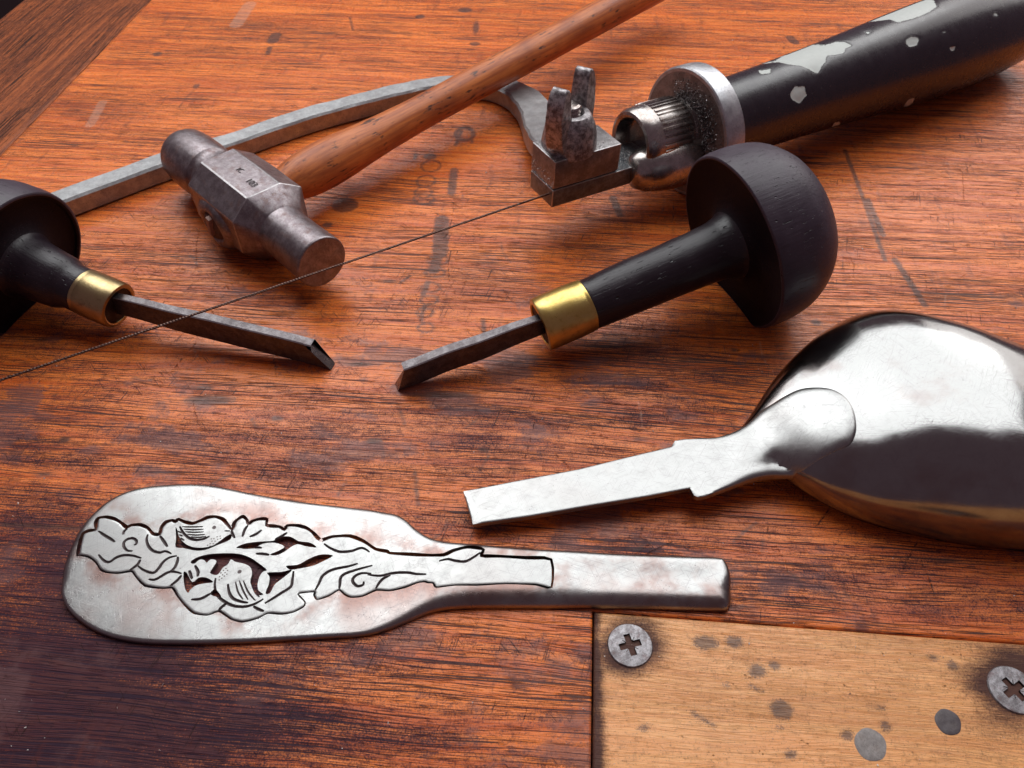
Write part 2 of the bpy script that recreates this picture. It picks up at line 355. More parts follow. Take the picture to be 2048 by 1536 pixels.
# ================================================================ the setting: floor and bench top
def grid_board(name, amin, amax, bmin, bmax, zt, mat, parent, step, rot, origin, thick=2.2, open_b=None):
    ca, sa = math.cos(rot), math.sin(rot)
    def ticks(lo, hi, f0, f1):
        t = [lo, lo+.02, lo+.05]; x = lo+.05
        while True:
            x += step if f0 < x < f1 else step*2.2
            if x > hi-.08: break
            t.append(x)
        return np.array(t+[hi-.05, hi-.02, hi])
    A = ticks(amin, amax, -13, 13); B = ticks(bmin, bmax, -50, 21)
    aa, bb = np.meshgrid(A, B); na, nb = len(A), len(B)
    e = np.minimum(np.minimum(aa-amin, amax-aa), np.minimum(bb-bmin, bmax-bb))
    if open_b == 'max': e = np.minimum(np.minimum(aa-amin, amax-aa), bb-bmin)
    if open_b == 'min': e = np.where((aa < -.03) & (bb < bmin+.2), aa-amin, e)
    z = zt-.03*np.clip(1-e/.05, 0, 1)**2
    V = np.stack([origin[0]+aa*ca-bb*sa, origin[1]+aa*sa+bb*ca, z], -1).reshape(-1, 3)
    idx = np.arange(na*nb).reshape(nb, na)
    F = np.stack([idx[:-1, :-1], idx[:-1, 1:], idx[1:, 1:], idx[1:, :-1]], -1).reshape(-1, 4)
    border = np.concatenate([idx[0, :], idx[1:, -1], idx[-1, -2::-1], idx[-2:0:-1, 0]])
    nb0 = len(V); low = V[border].copy(); low[:, 2] = zt-thick
    V = np.concatenate([V, low]); m = len(border); k = np.arange(m); k2 = (k+1) % m
    F = np.concatenate([F, np.stack([border[k2], border[k], nb0+k, nb0+k2], -1)])
    me = bpy.data.meshes.new(name); me.vertices.add(len(V)); me.vertices.foreach_set('co', V.astype(np.float32).ravel())
    me.loops.add(len(F)*4); me.loops.foreach_set('vertex_index', F.astype(np.int32).ravel())
    me.polygons.add(len(F)); me.polygons.foreach_set('loop_start', np.arange(0, len(F)*4, 4, dtype=np.int32))
    me.update(calc_edges=True); o = link(name, me, mat, parent); finish(me, True, 60)
    return o, V

def capsule(px, pts, r0, cmscale=None):
    """signed distance (cm) to a stroke given in photograph pixels on the bench top"""
    W = np.array([tuple(at(x, y).xy) for x, y in pts])
    return seg_dist(px, W, False)-r0
def ring(px, c, rx, ry, w):
    C = np.array(at(*c).xy); ex = np.array(at(c[0]+rx, c[1]).xy)-C; ey = np.array(at(c[0], c[1]-ry).xy)-C
    q = (px-C)/np.array([np.hypot(*ex), np.hypot(*ey)]); r = np.hypot(q[:, 0], q[:, 1])
    return np.abs(r-1)*min(np.hypot(*ex), np.hypot(*ey))-w
def blob(px, c, rx, ry):
    C = np.array(at(*c).xy); ex = np.hypot(*(np.array(at(c[0]+rx, c[1]).xy)-C)); ey = np.hypot(*(np.array(at(c[0], c[1]-ry).xy)-C))
    q = (px-C)/np.array([ex, ey]); return (np.hypot(q[:, 0], q[:, 1])-1)*min(ex, ey)

# stains and painted shade: (centre px, radii px, strength)
STAIN_AND_SHADE = [((60, 1420), (560, 330), 1.25), ((150, 1180), (330, 190), .95), ((700, 880), (900, 90), .42), ((1600, 1150), (500, 60), .42), ((100, 640), (200, 200), .25), ((470, 1130), (260, 95), 1.0), ((60, 1300), (330, 300), .95), ((300, 1450), (480, 190), .95), ((560, 1400), (330, 120), .55), ((820, 1500), (260, 90), .45),  # the patch below the pierced plate paints shade inside its openings
         ((60, 1080), (170, 120), .62), ((60, 880), (230, 120), .42), ((300, 860), (300, 90), .30), ((640, 920), (330, 90), .36),
         ((1000, 860), (330, 90), .38), ((1330, 800), (260, 120), .36), ((1500, 1110), (420, 70), .30), ((1900, 1190), (300, 60), .35),  # the patch in front of the right graver is its painted shadow
         ((950, 790), (180, 50), .3), ((480, 560), (260, 110), .16), ((880, 1000), (200, 70), .3), ((1850, 1150), (260, 60), .3), ((1300, 1080), (300, 60), .28)]
def paint(o, V, region='main'):
    P = V[:, :2]; px = proj(np.column_stack([P, np.zeros(len(P))]))
    st = np.zeros(len(P)); mk = np.full(len(P), 9.); sc = np.full(len(P), 9.); pl = np.full(len(P), 9.)
    if region == 'main':
        for c, r, s in STAIN_AND_SHADE: st = np.maximum(st, s*np.exp(-(((px[:, 0]-c[0])/r[0])**2+((px[:, 1]-c[1])/r[1])**2)))
        st = st+.16*np.clip((px[:, 1]-560)/400, 0, 1)
        M = lambda d: np.minimum(mk, d, out=mk)
        for c, rx, ry in (((862, 332), 19, 11), ((852, 362), 18, 11), ((847, 385), 17, 11), ((848, 398), 20, 10)): M(ring(P, c, rx, ry, .035))
        M(blob(P, (860, 313), 13, 6)); M(blob(P, (831, 313), 4, 7))
        M(capsule(P, [(922, 262), (912, 290)], .07)); M(capsule(P, [(945, 262), (944, 285)], .05)); M(ring(P, (930, 268), 18, 12, .07))
        M(capsule(P, [(908, 340), (903, 385)], .14)); M(capsule(P, [(884, 440), (880, 505)], .24)); M(capsule(P, [(878, 505), (868, 540)], .17))
        for k, (cx, cy) in enumerate(((876, 520), (870, 545), (862, 575), (858, 600), (850, 625), (852, 655))): M(ring(P, (cx, cy), 20-k, 9, .028))
        M(capsule(P, [(856, 565), (846, 590)], .08)); M(capsule(P, [(848, 612), (842, 640)], .06)); M(capsule(P, [(820, 552), (800, 566)], .04))
        M(capsule(P, [(1690, 300), (1735, 420), (1770, 520)], .07)); M(capsule(P, [(1735, 400), (1765, 470)], .10))
        M(capsule(P, [(1790, 520), (1850, 610)], .10)); M(capsule(P, [(830, 945), (836, 1010)], .03)); M(capsule(P, [(966, 640), (968, 670)], .06))
        M(capsule(P, [(700, 35), (706, 60)], .04)); M(blob(P, (930, 20), 14, 5)); M(blob(P, (840, 33), 10, 4)); M(blob(P, (952, 55), 6, 12)); M(blob(P, (950, 88), 10, 4))
        M(capsule(P, [(545, 82), (552, 70)], .25)); M(capsule(P, [(540, 95), (535, 108)], .1)); M(blob(P, (315, 108), 9, 4)); M(capsule(P, [(393, 172), (358, 215)], .03)); M(blob(P, (393, 172), 6, 4))
        M(capsule(P, [(1590, 85), (1580, 75)], .2)); M(capsule(P, [(0, 1048), (180, 1058), (330, 1074)], .035)); M(blob(P, (880, 790), 60, 6)); M(blob(P, (420, 800), 50, 9))
        M(blob(P, (690, 410), 26, 14)); M(capsule(P, [(1225, 395), (1240, 430)], .12)); M(blob(P, (655, 450), 10, 5)); M(blob(P, (1465, 1215), 30, 4))
        for k in range(34):
            x, y = rng.uniform(60, 2000), rng.uniform(560, 1180); M(blob(P, (x, y), rng.uniform(4, 18), rng.uniform(2, 6)))
        for k in range(70):                                           # knocks, arcs and slips of the tools
            x, y = rng.uniform(250, 2040), rng.choice([rng.uniform(560, 1190), rng.uniform(200, 1190)]); L = rng.uniform(15, 70); a = rng.choice([1.3, 1.75, .55, 2.4, .1])+rng.normal(0, .25); bw = rng.normal(0, .35)
            q = [at(x+L*t*math.cos(a+bw*t), y+L*t*math.sin(a+bw*t)).xy for t in np.linspace(0, 1, 5)]; W = np.array([tuple(p) for p in q]); lo, hi = W.min(0)-.4, W.max(0)+.4
            m = np.where((P[:, 0] > lo[0]) & (P[:, 0] < hi[0]) & (P[:, 1] > lo[1]) & (P[:, 1] < hi[1]))[0]
            if not len(m): continue
            d = seg_dist(P[m], W, False)
            if k % 4 == 3: pl[m] = np.minimum(pl[m], d-.012)
            else: mk[m] = np.minimum(mk[m], d-rng.uniform(.0, .022))
        np.minimum(pl, capsule(P, [(500, 8), (472, 50)], .30), out=pl); np.minimum(pl, capsule(P, [(205, 205), (180, 250)], .18), out=pl)
        for k in range(150):
            x, y = rng.uniform(0, 2048), rng.uniform(200, 1230); L = rng.uniform(12, 75)*(.6+y/1500); a = rng.choice([1.2, 1.75, .3, 2.5])+rng.normal(0, .3)
            b = rng.normal(0, 8); q = [(x, y), (x+L*.5*math.cos(a)+b*.4, y+L*.5*math.sin(a)), (x+L*math.cos(a), y+L*math.sin(a))]
            W = np.array([tuple(at(*p).xy) for p in q]); lo, hi = W.min(0)-.3, W.max(0)+.3
            m = np.where((P[:, 0] > lo[0]) & (P[:, 0] < hi[0]) & (P[:, 1] > lo[1]) & (P[:, 1] < hi[1]))[0]
            if len(m): sc[m] = np.minimum(sc[m], seg_dist(P[m], W, False)-rng.uniform(-.004, .008))
    elif region == 'inset':
        d = seg_dist(px, [(1188, 1225), (1196, 1600)], False); st = 1.1*np.exp(-(d/19)**2)
        st = np.maximum(st, 1.3*np.exp(-(((px[:, 0]-1262)/78)**2+((px[:, 1]-1290)/66)**2)**1.5)); st = np.maximum(st, 1.3*np.exp(-(((px[:, 0]-2030)/105)**2+((px[:, 1]-1365)/95)**2)**1.4))
        st = np.maximum(st, .7*np.exp(-(((px[:, 0]-2000)/160)**2+((px[:, 1]-1270)/40)**2))); st = np.maximum(st, .75*np.exp(-((seg_dist(px, [(1215, 1222), (2048, 1282)], False))/9)**2))
        M = lambda d: np.minimum(mk, d, out=mk)
        for c, rx, ry in (((1412, 1285), 26, 15), ((1468, 1284), 20, 13), ((1515, 1342), 19, 14), ((1549, 1331), 13, 10), ((1453, 1371), 8, 6), ((1563, 1419), 24, 21), ((1694, 1470), 14, 12),
                          ((1772, 1452), 13, 11), ((1581, 1510), 13, 11), ((1866, 1315), 13, 8), ((1905, 1332), 13, 10), ((1560, 1457), 8, 4), ((1290, 1455), 12, 8), ((1760, 1415), 12, 6)):
            M(blob(P, c, rx, ry)+.02)
        M(capsule(P, [(1500, 1372), (1525, 1382)], .03)); M(capsule(P, [(1385, 1425), (1428, 1452)], .03))
        for k in range(40):
            x, y = rng.uniform(1210, 2048), rng.uniform(1240, 1536); L = rng.uniform(8, 22); a = rng.uniform(.3, 1.1)
            W = np.array([tuple(at(*p).xy) for p in ((x, y), (x+L*math.cos(a), y+L*math.sin(a)))])
            m = np.where(np.hypot(P[:, 0]-W[0, 0], P[:, 1]-W[0, 1]) < .6)[0]
            if len(m): sc[m] = np.minimum(sc[m], seg_dist(P[m], W, False))
    elif region == 'cross': st = .14+0*st
    rt = BROT+(math.pi/2 if region == 'cross' else 0); ca, sa = math.cos(-rt), math.sin(-rt)
    Q = np.stack([P[:, 0]*ca-P[:, 1]*sa, P[:, 0]*sa+P[:, 1]*ca, np.zeros(len(P))], 1)
    def fbm(sx, sy, oct_, seed, gain=.6):
        r_, a_, k_ = 0, 1, 1
        for q_ in range(oct_): r_ = r_+a_*vnoise(Q*[sx*k_, sy*k_, 1], 1, seed+q_*3); a_ *= gain; k_ *= 2
        return r_
    warp = fbm(.13, .55, 3, 1); blotch = np.clip(fbm(.25, .55, 4, 5)*.7+.1, 0, 1); band = fbm(.10, 1.3, 4, 9)*.075+fbm(.12, .22, 2, 55)*.04
    dirt = fbm(.5, 2.2, 4, 13, .65)*.26+fbm(1.7, 2.4, 3, 21)*.12-.12
    film = (fbm(.45, .9, 4, 41, .65)*.8-.02)*np.clip((px[:, 1]-430)/250, .15, 1) if region == 'main' else -1+0*warp
    for n, a in (('film', film), ('warp', warp), ('blotch', blotch), ('band', band), ('dirt', dirt)): add_attr(o.data, n, a)
    for n, a in (('stain_shade', st), ('mark', mk), ('scratch', sc), ('pale', pl)): add_attr(o.data, n, a)

bench = bpy.data.objects.new('workbench_top', None); col.objects.link(bench); bench['kind'] = 'structure'
bench['label'] = 'worn orange wooden bench top with dark stains and scratches'
ORI = at(1187, 1222).xy
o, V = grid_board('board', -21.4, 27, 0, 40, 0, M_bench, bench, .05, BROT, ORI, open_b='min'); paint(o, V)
o, V = grid_board('board', -21.4, -.02, -6, 0.0, 0, M_bench, bench, .05, BROT, ORI, open_b='max'); paint(o, V)
o, V = grid_board('inset_panel', .02, 16, -6, -.02, 0.0, M_inset, bench, .05, BROT, ORI); paint(o, V, 'inset')
o['label'] = 'pale yellow wood panel let into the bench corner'
o, V = grid_board('board', -27.5, -21.43, -6, 40, -.012, M_cross, bench, .2, BROT, ORI); paint(o, V, 'cross')
me = bpy.data.meshes.new('floor'); me.from_pydata([(-400, -400, -75), (400, -400, -75), (400, 600, -75), (-400, 600, -75)], [], [(0, 1, 2, 3)])
fl = link('floor', me, M_floor); fl['kind'] = 'structure'

# screws let into the panel: head with a star-shaped recess
def screw(px, py, r, ang):
    c = at(px, py)
    seg = 176; V, F, mi = [], [], []
    def rr(a):                                                    # cross slot with four thin ticks between the arms
        k = (a-ang+math.pi/4) % (math.pi/2)-math.pi/4
        arm = min(.50*r/max(math.cos(k), .1), .145*r/max(abs(math.sin(k)), 1e-3))
        k8 = (a-ang) % (math.pi/2)-math.pi/4
        return max(arm, .40*r if abs(k8) < .055 else 0)
    prof = [(.90, -.05, 1), (.985, .0, 1), (1.0, .02, 1), (.96, .045, 1), (.8, .052, 1)]
    rings = []
    for (q, z, _) in [(1.0, -.25, 0)]+prof[1:]:
        rings.append([len(V)+k for k in range(seg)])
        for k in range(seg):
            a = 2*math.pi*k/seg; V.append((q*r*math.cos(a), q*r*math.sin(a), z))
    for z, q in ((.054, 1.0), (-.16, .62)):
        rings.append([len(V)+k for k in range(seg)])
        for k in range(seg):
            a = 2*math.pi*k/seg; R = rr(a)*q; V.append((R*math.cos(a), R*math.sin(a), z))
    V.append((0, 0, -.2)); ci = len(V)-1
    for i, (A, B) in enumerate(zip(rings[:-1], rings[1:])):
        for k in range(seg): F.append((A[k], A[(k+1) % seg], B[(k+1) % seg], B[k])); mi.append(1 if i == len(rings)-2 else 0)
    for k in range(seg): F.append((rings[-1][k], rings[-1][(k+1) % seg], ci)); mi.append(1)
    M = Matrix.Translation(Vector((c.x, c.y, -.012)))
    return local_part('screw', M, V, F, [M_screwh, M_recess], bench, True, 30, mi)
def plug(px, py, r, m):                                          # filled nail hole, a touch uneven
    V, F = lathe_data([(-.1, r), (.004, r), (.010, r*.93), (.006, r*.6), (.009, r*.3), (.008, 0)], 36, lambda t_, a, q: (q*(1+.04*math.sin(2*a)+.02*math.sin(5*a)), t_+.002*math.sin(3*a)))
    c_ = at(px, py); return local_part('plug', Matrix.Translation(Vector((c_.x, c_.y, 0))), V, F, m, bench, True, 50)
plug(1741, 1489, .29, iron('grey_filler', (.20, .175, .165), (.30, .27, .255), (.16, .11, .09), .5, .3, .5, 2.5, .4, 0.0)); plug(1896, 1444, .24, iron('dark_filler', (.06, .045, .05), (.10, .08, .085), (.07, .05, .04), .45, .3, .5, 2.5, .3, 0.0))
screw(1260, 1291, .455, .25); screw(2026, 1380, .47, .5)

# ================================================================ relief plates (sawn and engraved silver)
def tri_plate(outline, holes, grooves, zfun, zbot, spacing, rings=()):
    """triangulated solid of a 2D outline with openings and V-grooves; returns verts, faces, material ids"""
    pts, edges, depth = [], [], {}
    def loop(L, closed=True):
        i0 = len(pts); pts.extend([Vector((p[0], p[1])) for p in L]); n = len(L)
        edges.extend([(i0+k, i0+(k+1) % n) for k in range(n if closed else n-1)]); return i0
    loop(outline)
    for h in holes: loop(h)
    gl = []
    for L, R, Cc, dep in grooves:
        lp = list(L)+list(reversed(R)); loop(lp); gl.append(np.array([(p[0], p[1]) for p in lp]))
        if Cc:
            i0 = loop(Cc, False)
            for k in range(len(Cc)): depth[i0+k] = dep
    O = np.array([(p[0], p[1]) for p in outline])
    lo, hi = O.min(0), O.max(0)
    gx, gy = np.meshgrid(np.arange(lo[0], hi[0], spacing), np.arange(lo[1], hi[1], spacing)); gx[::2] += spacing*.5
    Q = np.stack([gx.ravel(), gy.ravel()], 1)+rng.uniform(-.1, .1, (gx.size, 2))*spacing
    Q = Q[inside(Q, O)]; d = seg_dist(Q, O); Q = Q[d > max(list(rings)+[spacing*.3])+spacing*.35]
    for r in rings:
        n = len(O); T = np.roll(O, -1, 0)-np.roll(O, 1, 0); T /= np.hypot(T[:, 0], T[:, 1])[:, None]+1e-9
        for s in (1, -1):
            Rr = O+s*r*np.stack([-T[:, 1], T[:, 0]], 1); ok = inside(Rr, O); ok &= (seg_dist(Rr, O) > r*.93); Q = np.concatenate([Q, Rr[ok]])
    # keep loose points off the cut lines
    allseg = np.zeros(len(Q), bool)
    for h in [np.array([(p[0], p[1]) for p in h]) for h in holes]+gl:
        lo2, hi2 = h.min(0)-.05, h.max(0)+.05; m = np.where((Q[:, 0] > lo2[0]) & (Q[:, 0] < hi2[0]) & (Q[:, 1] > lo2[1]) & (Q[:, 1] < hi2[1]))[0]
        if len(m): allseg[m] |= seg_dist(Q[m], h) < .02
    Q = Q[~allseg]
    pts.extend([Vector(q) for q in Q])
    vo, eo, fo, ov, _, _ = delaunay_2d_cdt(pts, edges, [], 0, 1e-5, True)
    XY = np.array([(v.x, v.y) for v in vo]); T = np.array([f for f in fo if len(f) == 3])
    Cn = XY[T].mean(1); keep = inside(Cn, O)
    for h in holes: keep &= ~inside(Cn, h)
    T = T[keep]; Cn = Cn[keep]; mi = np.zeros(len(T), int)
    for g_ in gl: mi[inside(Cn, g_)] = 1
    a, b, c = XY[T[:, 0]], XY[T[:, 1]], XY[T[:, 2]]
    flip = ((b-a)[:, 0]*(c-a)[:, 1]-(b-a)[:, 1]*(c-a)[:, 0]) < 0; T[flip] = T[flip][:, ::-1]
    z = zfun(XY)
    for i, ids in enumerate(ov):
        for q in ids:
            if q in depth: z[i] -= depth[q]; break
    zb = zbot(XY) if callable(zbot) else np.full(len(XY), zbot)
    n = len(XY); V = np.concatenate([np.column_stack([XY, z]), np.column_stack([XY, np.minimum(zb, z-.02)])])
    E = {}
    for t in T:
        for k in range(3):
            e = (t[k], t[(k+1) % 3]); E[e] = 1
    F = [tuple(int(q) for q in t) for t in T]; m2 = list(mi)
    F += [tuple(int(q)+n for q in t[::-1]) for t in T]; m2 += [0]*len(T)
    for (i, j) in E:
        if (j, i) not in E: F.append((int(j), int(i), int(i)+n, int(j)+n)); m2.append(2)
    used = np.unique(np.array([q for f in F for q in f])); rm = np.full(len(V), -1); rm[used] = np.arange(len(used))
    return V[used], [tuple(int(rm[q]) for q in f) for f in F], m2
def stroke(pts, w, dep=.035, taper=True, n=5):
    C = cr(pts, n) if len(pts) > 2 else [Vector(pts[0]).lerp(Vector(pts[1]), k/5) for k in range(6)]
    L, R = [], []; N = len(C)
    for i, p in enumerate(C):
        t = (C[min(i+1, N-1)]-C[max(i-1, 0)]); t.normalize(); nrm = Vector((-t.y, t.x)); u = i/(N-1)
        ww = w*.5*((.30+.70*math.sin(math.pi*min(max(u, .02), .98))**.45) if taper else 1)
        L.append(p+nrm*ww); R.append(p-nrm*ww)
    return (L, R, C[1:-1], dep)
def dot(c, r, dep=.03, n=9):
    c = Vector(c); L = [c+Vector((math.cos(2*math.pi*k/n), math.sin(2*math.pi*k/n)))*r for k in range(n)]
    return (L, [], None, dep)
ZT = .26
def pa(p): return at(p[0]*.390625, 940+p[1]*.390625, .15+.05*(p[0] > 1600)).xy
def pb(p): return at(700+p[0]*.390625, 940+p[1]*.390625, ZT).xy
def pz(p): return at(130+p[0]*.25390625, 1010+p[1]*.25390625, .15).xy
def pz_a(p): return p

# --- spoon handle with the sawn panel of birds and leaves
oa = [(315, 600), (320, 540), (335, 470), (365, 390), (400, 320), (440, 262), (490, 210), (550, 160), (630, 117), (730, 88), (850, 75), (980, 70), (1080, 77), (1180, 95), (1300, 120), (1500, 155), (1700, 180), (1900, 203)]
ob = [(170, 202), (235, 216), (285, 245), (335, 292), (400, 337), (480, 363), (600, 378), (750, 392), (950, 407), (1150, 418), (1350, 430), (1550, 438), (1750, 445), (1890, 451)]
oe = [(1926, 470), (1946, 520), (1956, 590), (1958, 650), (1950, 690)]
oc = [(1900, 722), (1700, 717), (1500, 711), (1300, 707), (1000, 707), (800, 707), (600, 709), (480, 717), (400, 735), (300, 775), (200, 815), (100, 843), (0, 855)]
od = [(1700, 862), (1500, 874), (1300, 886), (1100, 893), (900, 895), (750, 890), (620, 872), (530, 845), (450, 805), (390, 760), (345, 710), (322, 655)]
zo = .13
fa = lambda p, z: at(p[0]*.390625, 940+p[1]*.390625, z).xy
fb = lambda p, z: at(700+p[0]*.390625, 940+p[1]*.390625, z).xy
outl = [fa(p, .07) for p in oa]+[fb(p, .18) for p in ob]+[fb(p, .22) for p in oe]+[fb(p, .06) for p in oc]+[fa(p, .035) for p in od]
outl = [p.to_2d() for p in cr([(*p, 0) for p in outl], 5, True)]

kz = [(95, 392), (108, 310), (135, 222), (180, 197), (236, 187), (238, 132), (258, 97), (320, 88), (390, 105), (440, 135), (480, 168), (520, 153), (590, 150), (648, 175), (690, 220), (738, 225), (755, 170), (790, 130), (840, 115), (866, 125), (890, 107), (940, 127), (1000, 140), (1070, 115), (1120, 92), (1180, 86), (1240, 105), (1280, 150), (1312, 182), (1332, 130), (1370, 97), (1400, 84), (1430, 110), (1442, 140), (1480, 117), (1540, 102), (1588, 107), (1585, 152), (1640, 160), (1690, 166), (1726, 186), (1748, 156), (1830, 155), (1900, 175), (1950, 210), (1990, 255), (2020, 275)]
ka = [(1640, 352), (1700, 331), (1790, 328), (1860, 355), (1920, 395), (1980, 408)]
kb = [(200, 410), (300, 420), (400, 430), (480, 432), (530, 411), (600, 396), (650, 400), (684, 411), (674, 441), (760, 444), (900, 452), (1030, 462), (1032, 602), (950, 590), (800, 585), (650, 592), (540, 590), (442, 597), (425, 575), (398, 572), (380, 565), (340, 570), (280, 590), (200, 605), (130, 600), (60, 630), (0, 636)]
kc = [(1760, 628), (1732, 606), (1680, 636), (1620, 655), (1604, 632), (1608, 616), (1560, 625), (1524, 632), (1560, 672), (1552, 697), (1500, 725), (1440, 735), (1370, 730), (1320, 755), (1240, 775), (1180, 760), (1120, 720), (1060, 740), (990, 730), (940, 685), (905, 640), (880, 600), (830, 602), (740, 590), (690, 540), (670, 515), (600, 525), (540, 520), (510, 505), (488, 470), (450, 442), (405, 433)]
kerf = [pz(p) for p in kz]+[pa(p) for p in ka]+[pb(p) for p in kb]+[pa(p) for p in kc]
nt, nk = len(kz)+len(ka)+12, len(kerf)
kc_s, kw = [], []
for i in range(nk):                                   # corners stay, gentle smoothing in between
    p0, p1, p2, p3 = (Vector(kerf[(i+q-1) % nk]) for q in range(4))
    for k in range(3):
        t = k/3; cmr = 0.5*((2*p1)+(p2-p0)*t+(2*p0-5*p1+4*p2-p3)*t*t+(3*p1-p0-3*p2+p3)*t**3)
        kc_s.append(cmr.lerp(p1.lerp(p2, t), .35)); kw.append(.078 if i < nt else .036)
kw = np.convolve(np.r_[kw[-4:], kw, kw[:4]], np.ones(9)/9, 'valid')*(1+.15*np.sin(np.arange(len(kc_s))*.9))
def offset(C, W, s):
    out = []; n = len(C)
    for i in range(n):
        a = (C[i]-C[i-1]).normalized(); b = (C[(i+1) % n]-C[i]).normalized(); t = (a+b)
        if t.length < .2: t = b
        t.normalize(); nr = Vector((-t.y, t.x)); out.append(C[i]+nr*s*W[i]*.5)
    return out
side = offset(kc_s, kw, 1); other = offset(kc_s, kw, -1)
area = lambda L: abs(sum(L[i].x*L[(i+1) % len(L)].y-L[(i+1) % len(L)].x*L[i].y for i in range(len(L))))
k_out, k_in = (side, other) if area(side) > area(other) else (other, side)

hx = thing('spoon_fragment', 'flat silver spoon handle sawn and engraved with two birds among leaves', 'spoon handle', at(700, 1150))
def z_top(x):
    k = np.clip((x+3.2)/2.6, 0, 1); k = k*k*(3-2*k); return .125+.165*k, k
def z_handle(XY):
    d = seg_dist(XY, np.array([tuple(p) for p in outl])); zt, k = z_top(XY[:, 0])
    low = np.clip((7.85-XY[:, 1])/.3, 0, 1)
    R = (1-k)*(.15-.10*low)+k*(.15+.22*low); q = np.clip(1-d/R, 0, 1)
    z = zt-((1-k)*(.09-.02*low)+k*(.12+.12*low))*(1-np.sqrt(np.maximum(1-q*q, 0)))
    z += (1-k)*.013*np.sin(XY[:, 0]*1.1+.6)*np.clip(d/.6, 0, 1)*np.cos((XY[:, 1]-8)*1.5)
    z -= .03*np.clip(1-np.abs(d-.52)/.36, 0, 1)**1.5*np.clip((XY[:, 0]-1.25)/.5, 0, 1)
    return z
holes_body = [k_out]
Vb, Fb, mb = tri_plate(outl, holes_body, [], z_handle, .015, .14, (.015, .04, .08, .13, .19, .26))
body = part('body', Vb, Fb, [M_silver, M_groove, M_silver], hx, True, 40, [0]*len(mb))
add_attr(body.data, 'tarnish_reflect', np.maximum(np.exp(-(seg_dist(Vb[:, :2], np.array([tuple(p) for p in k_out]))/.36)**2), .75*np.clip((Vb[:, 0]-1.2)/.5, 0, 1)))  # where brown reflections are painted: around the cuts and along the stem

openings_z = [
 [(868, 175), (872, 260), (868, 325), (930, 335), (1010, 352), (1070, 354), (1130, 340), (1200, 310), (1298, 268), (1306, 226), (1268, 240), (1222, 275), (1165, 312), (1090, 330), (1000, 325), (935, 292), (895, 240), (882, 190)],
 [(1345, 330), (1420, 297), (1530, 283), (1640, 275), (1720, 243), (1780, 247), (1840, 280), (1930, 292), (1980, 330), (1900, 322), (1835, 305), (1785, 322), (1722, 366), (1660, 392), (1612, 384), (1680, 355), (1726, 322), (1650, 293), (1560, 300), (1480, 336), (1400, 337)],
 [(987, 440), (1050, 402), (1150, 380), (1290, 374), (1390, 384), (1470, 416), (1540, 466), (1588, 506), (1556, 522), (1530, 560), (1515, 620), (1522, 668), (1560, 698), (1520, 706), (1486, 680), (1468, 640), (1456, 592), (1470, 540), (1460, 490), (1420, 462), (1340, 442), (1305, 424), (1280, 462), (1240, 490), (1205, 540), (1170, 545), (1140, 528), (1160, 490), (1190, 440), (1166, 424), (1140, 426), (1112, 450), (1095, 430), (1060, 425), (1030, 448), (1005, 460)],
 [(930, 528), (958, 532), (1000, 602), (1050, 567), (1110, 566), (1165, 602), (1100, 612), (1030, 628), (985, 662), (965, 687), (938, 640)],
 [(1742, 474), (1830, 466), (1900, 430), (1970, 397), (2040, 384), (2110, 396), (2030, 440), (1960, 472), (1880, 490), (1800, 504), (1762, 502)],
 [(1592, 527), (1700, 522), (1788, 507), (1700, 582), (1650, 622), (1612, 690), (1576, 690), (1602, 620), (1608, 560)],
 [(1140, 692), (1182, 657), (1228, 718), (1180, 716)]]
openings = [[pz(p) for p in L] for L in openings_z]
openings = [[q.to_2d() for q in cr([(*p, 0) for p in L], 3, True)] for L in openings]
gz = [[(260, 200), (310, 235), (360, 265), (390, 287)], [(455, 230), (463, 202), (490, 180)], [(530, 358), (490, 355), (462, 325), (462, 290), (490, 265), (530, 258), (558, 275), (560, 300), (540, 312)],
 [(650, 225), (640, 270), (655, 320), (690, 355), (740, 370), (790, 360), (835, 380)], [(745, 240), (775, 280), (805, 325)], [(260, 385), (300, 430), (345, 445), (400, 410), (460, 392), (530, 395), (598, 415)],
 [(590, 425), (565, 468), (505, 510)], [(570, 475), (620, 510), (690, 530), (730, 500), (770, 445), (820, 410), (880, 395)], [(886, 402), (882, 440), (860, 490), (825, 518)], [(655, 580), (700, 585), (750, 560), (800, 530), (850, 520), (915, 535)],
 [(915, 548), (880, 590), (825, 632)], [(900, 163), (930, 215), (975, 255), (1030, 270), (1090, 262), (1135, 240)], [(1312, 190), (1315, 220), (1335, 255)], [(1438, 155), (1413, 190), (1395, 245)], [(1450, 245), (1500, 225), (1548, 190)], [(1650, 268), (1700, 243), (1748, 212)],
 [(1500, 378), (1560, 380), (1606, 389)], [(1183, 570), (1177, 640), (1200, 710), (1260, 760), (1330, 790), (1420, 795), (1500, 770), (1560, 735)], [(1280, 615), (1290, 680), (1320, 730), (1380, 755), (1440, 765)], [(990, 740), (1060, 735), (1110, 712), (1145, 690)],
 [(1270, 770), (1230, 800), (1208, 826)], [(1480, 792), (1520, 815), (1565, 833)], [(1570, 770), (1630, 735), (1700, 690), (1775, 640), (1790, 580), (1798, 516)], [(1040, 560), (1045, 520), (1020, 470)], [(975, 510), (985, 540), (998, 578)]]
gz_thin = [[(918, 166), (1000, 168), (1085, 165)], [(930, 186), (1010, 190), (1090, 186)], [(945, 206), (1010, 210), (1090, 207)], [(960, 226), (1030, 232), (1100, 227)], [(985, 246), (1050, 250), (1110, 243)], [(884, 202), (920, 216)], [(896, 228), (925, 242)], [(905, 255), (938, 275)], [(1252, 198), (1298, 200)],
 [(1340, 600), (1360, 680), (1400, 740)], [(1370, 590), (1400, 670), (1440, 742)], [(1402, 590), (1440, 680), (1498, 750)], [(1480, 650), (1500, 690), (1530, 720)]]
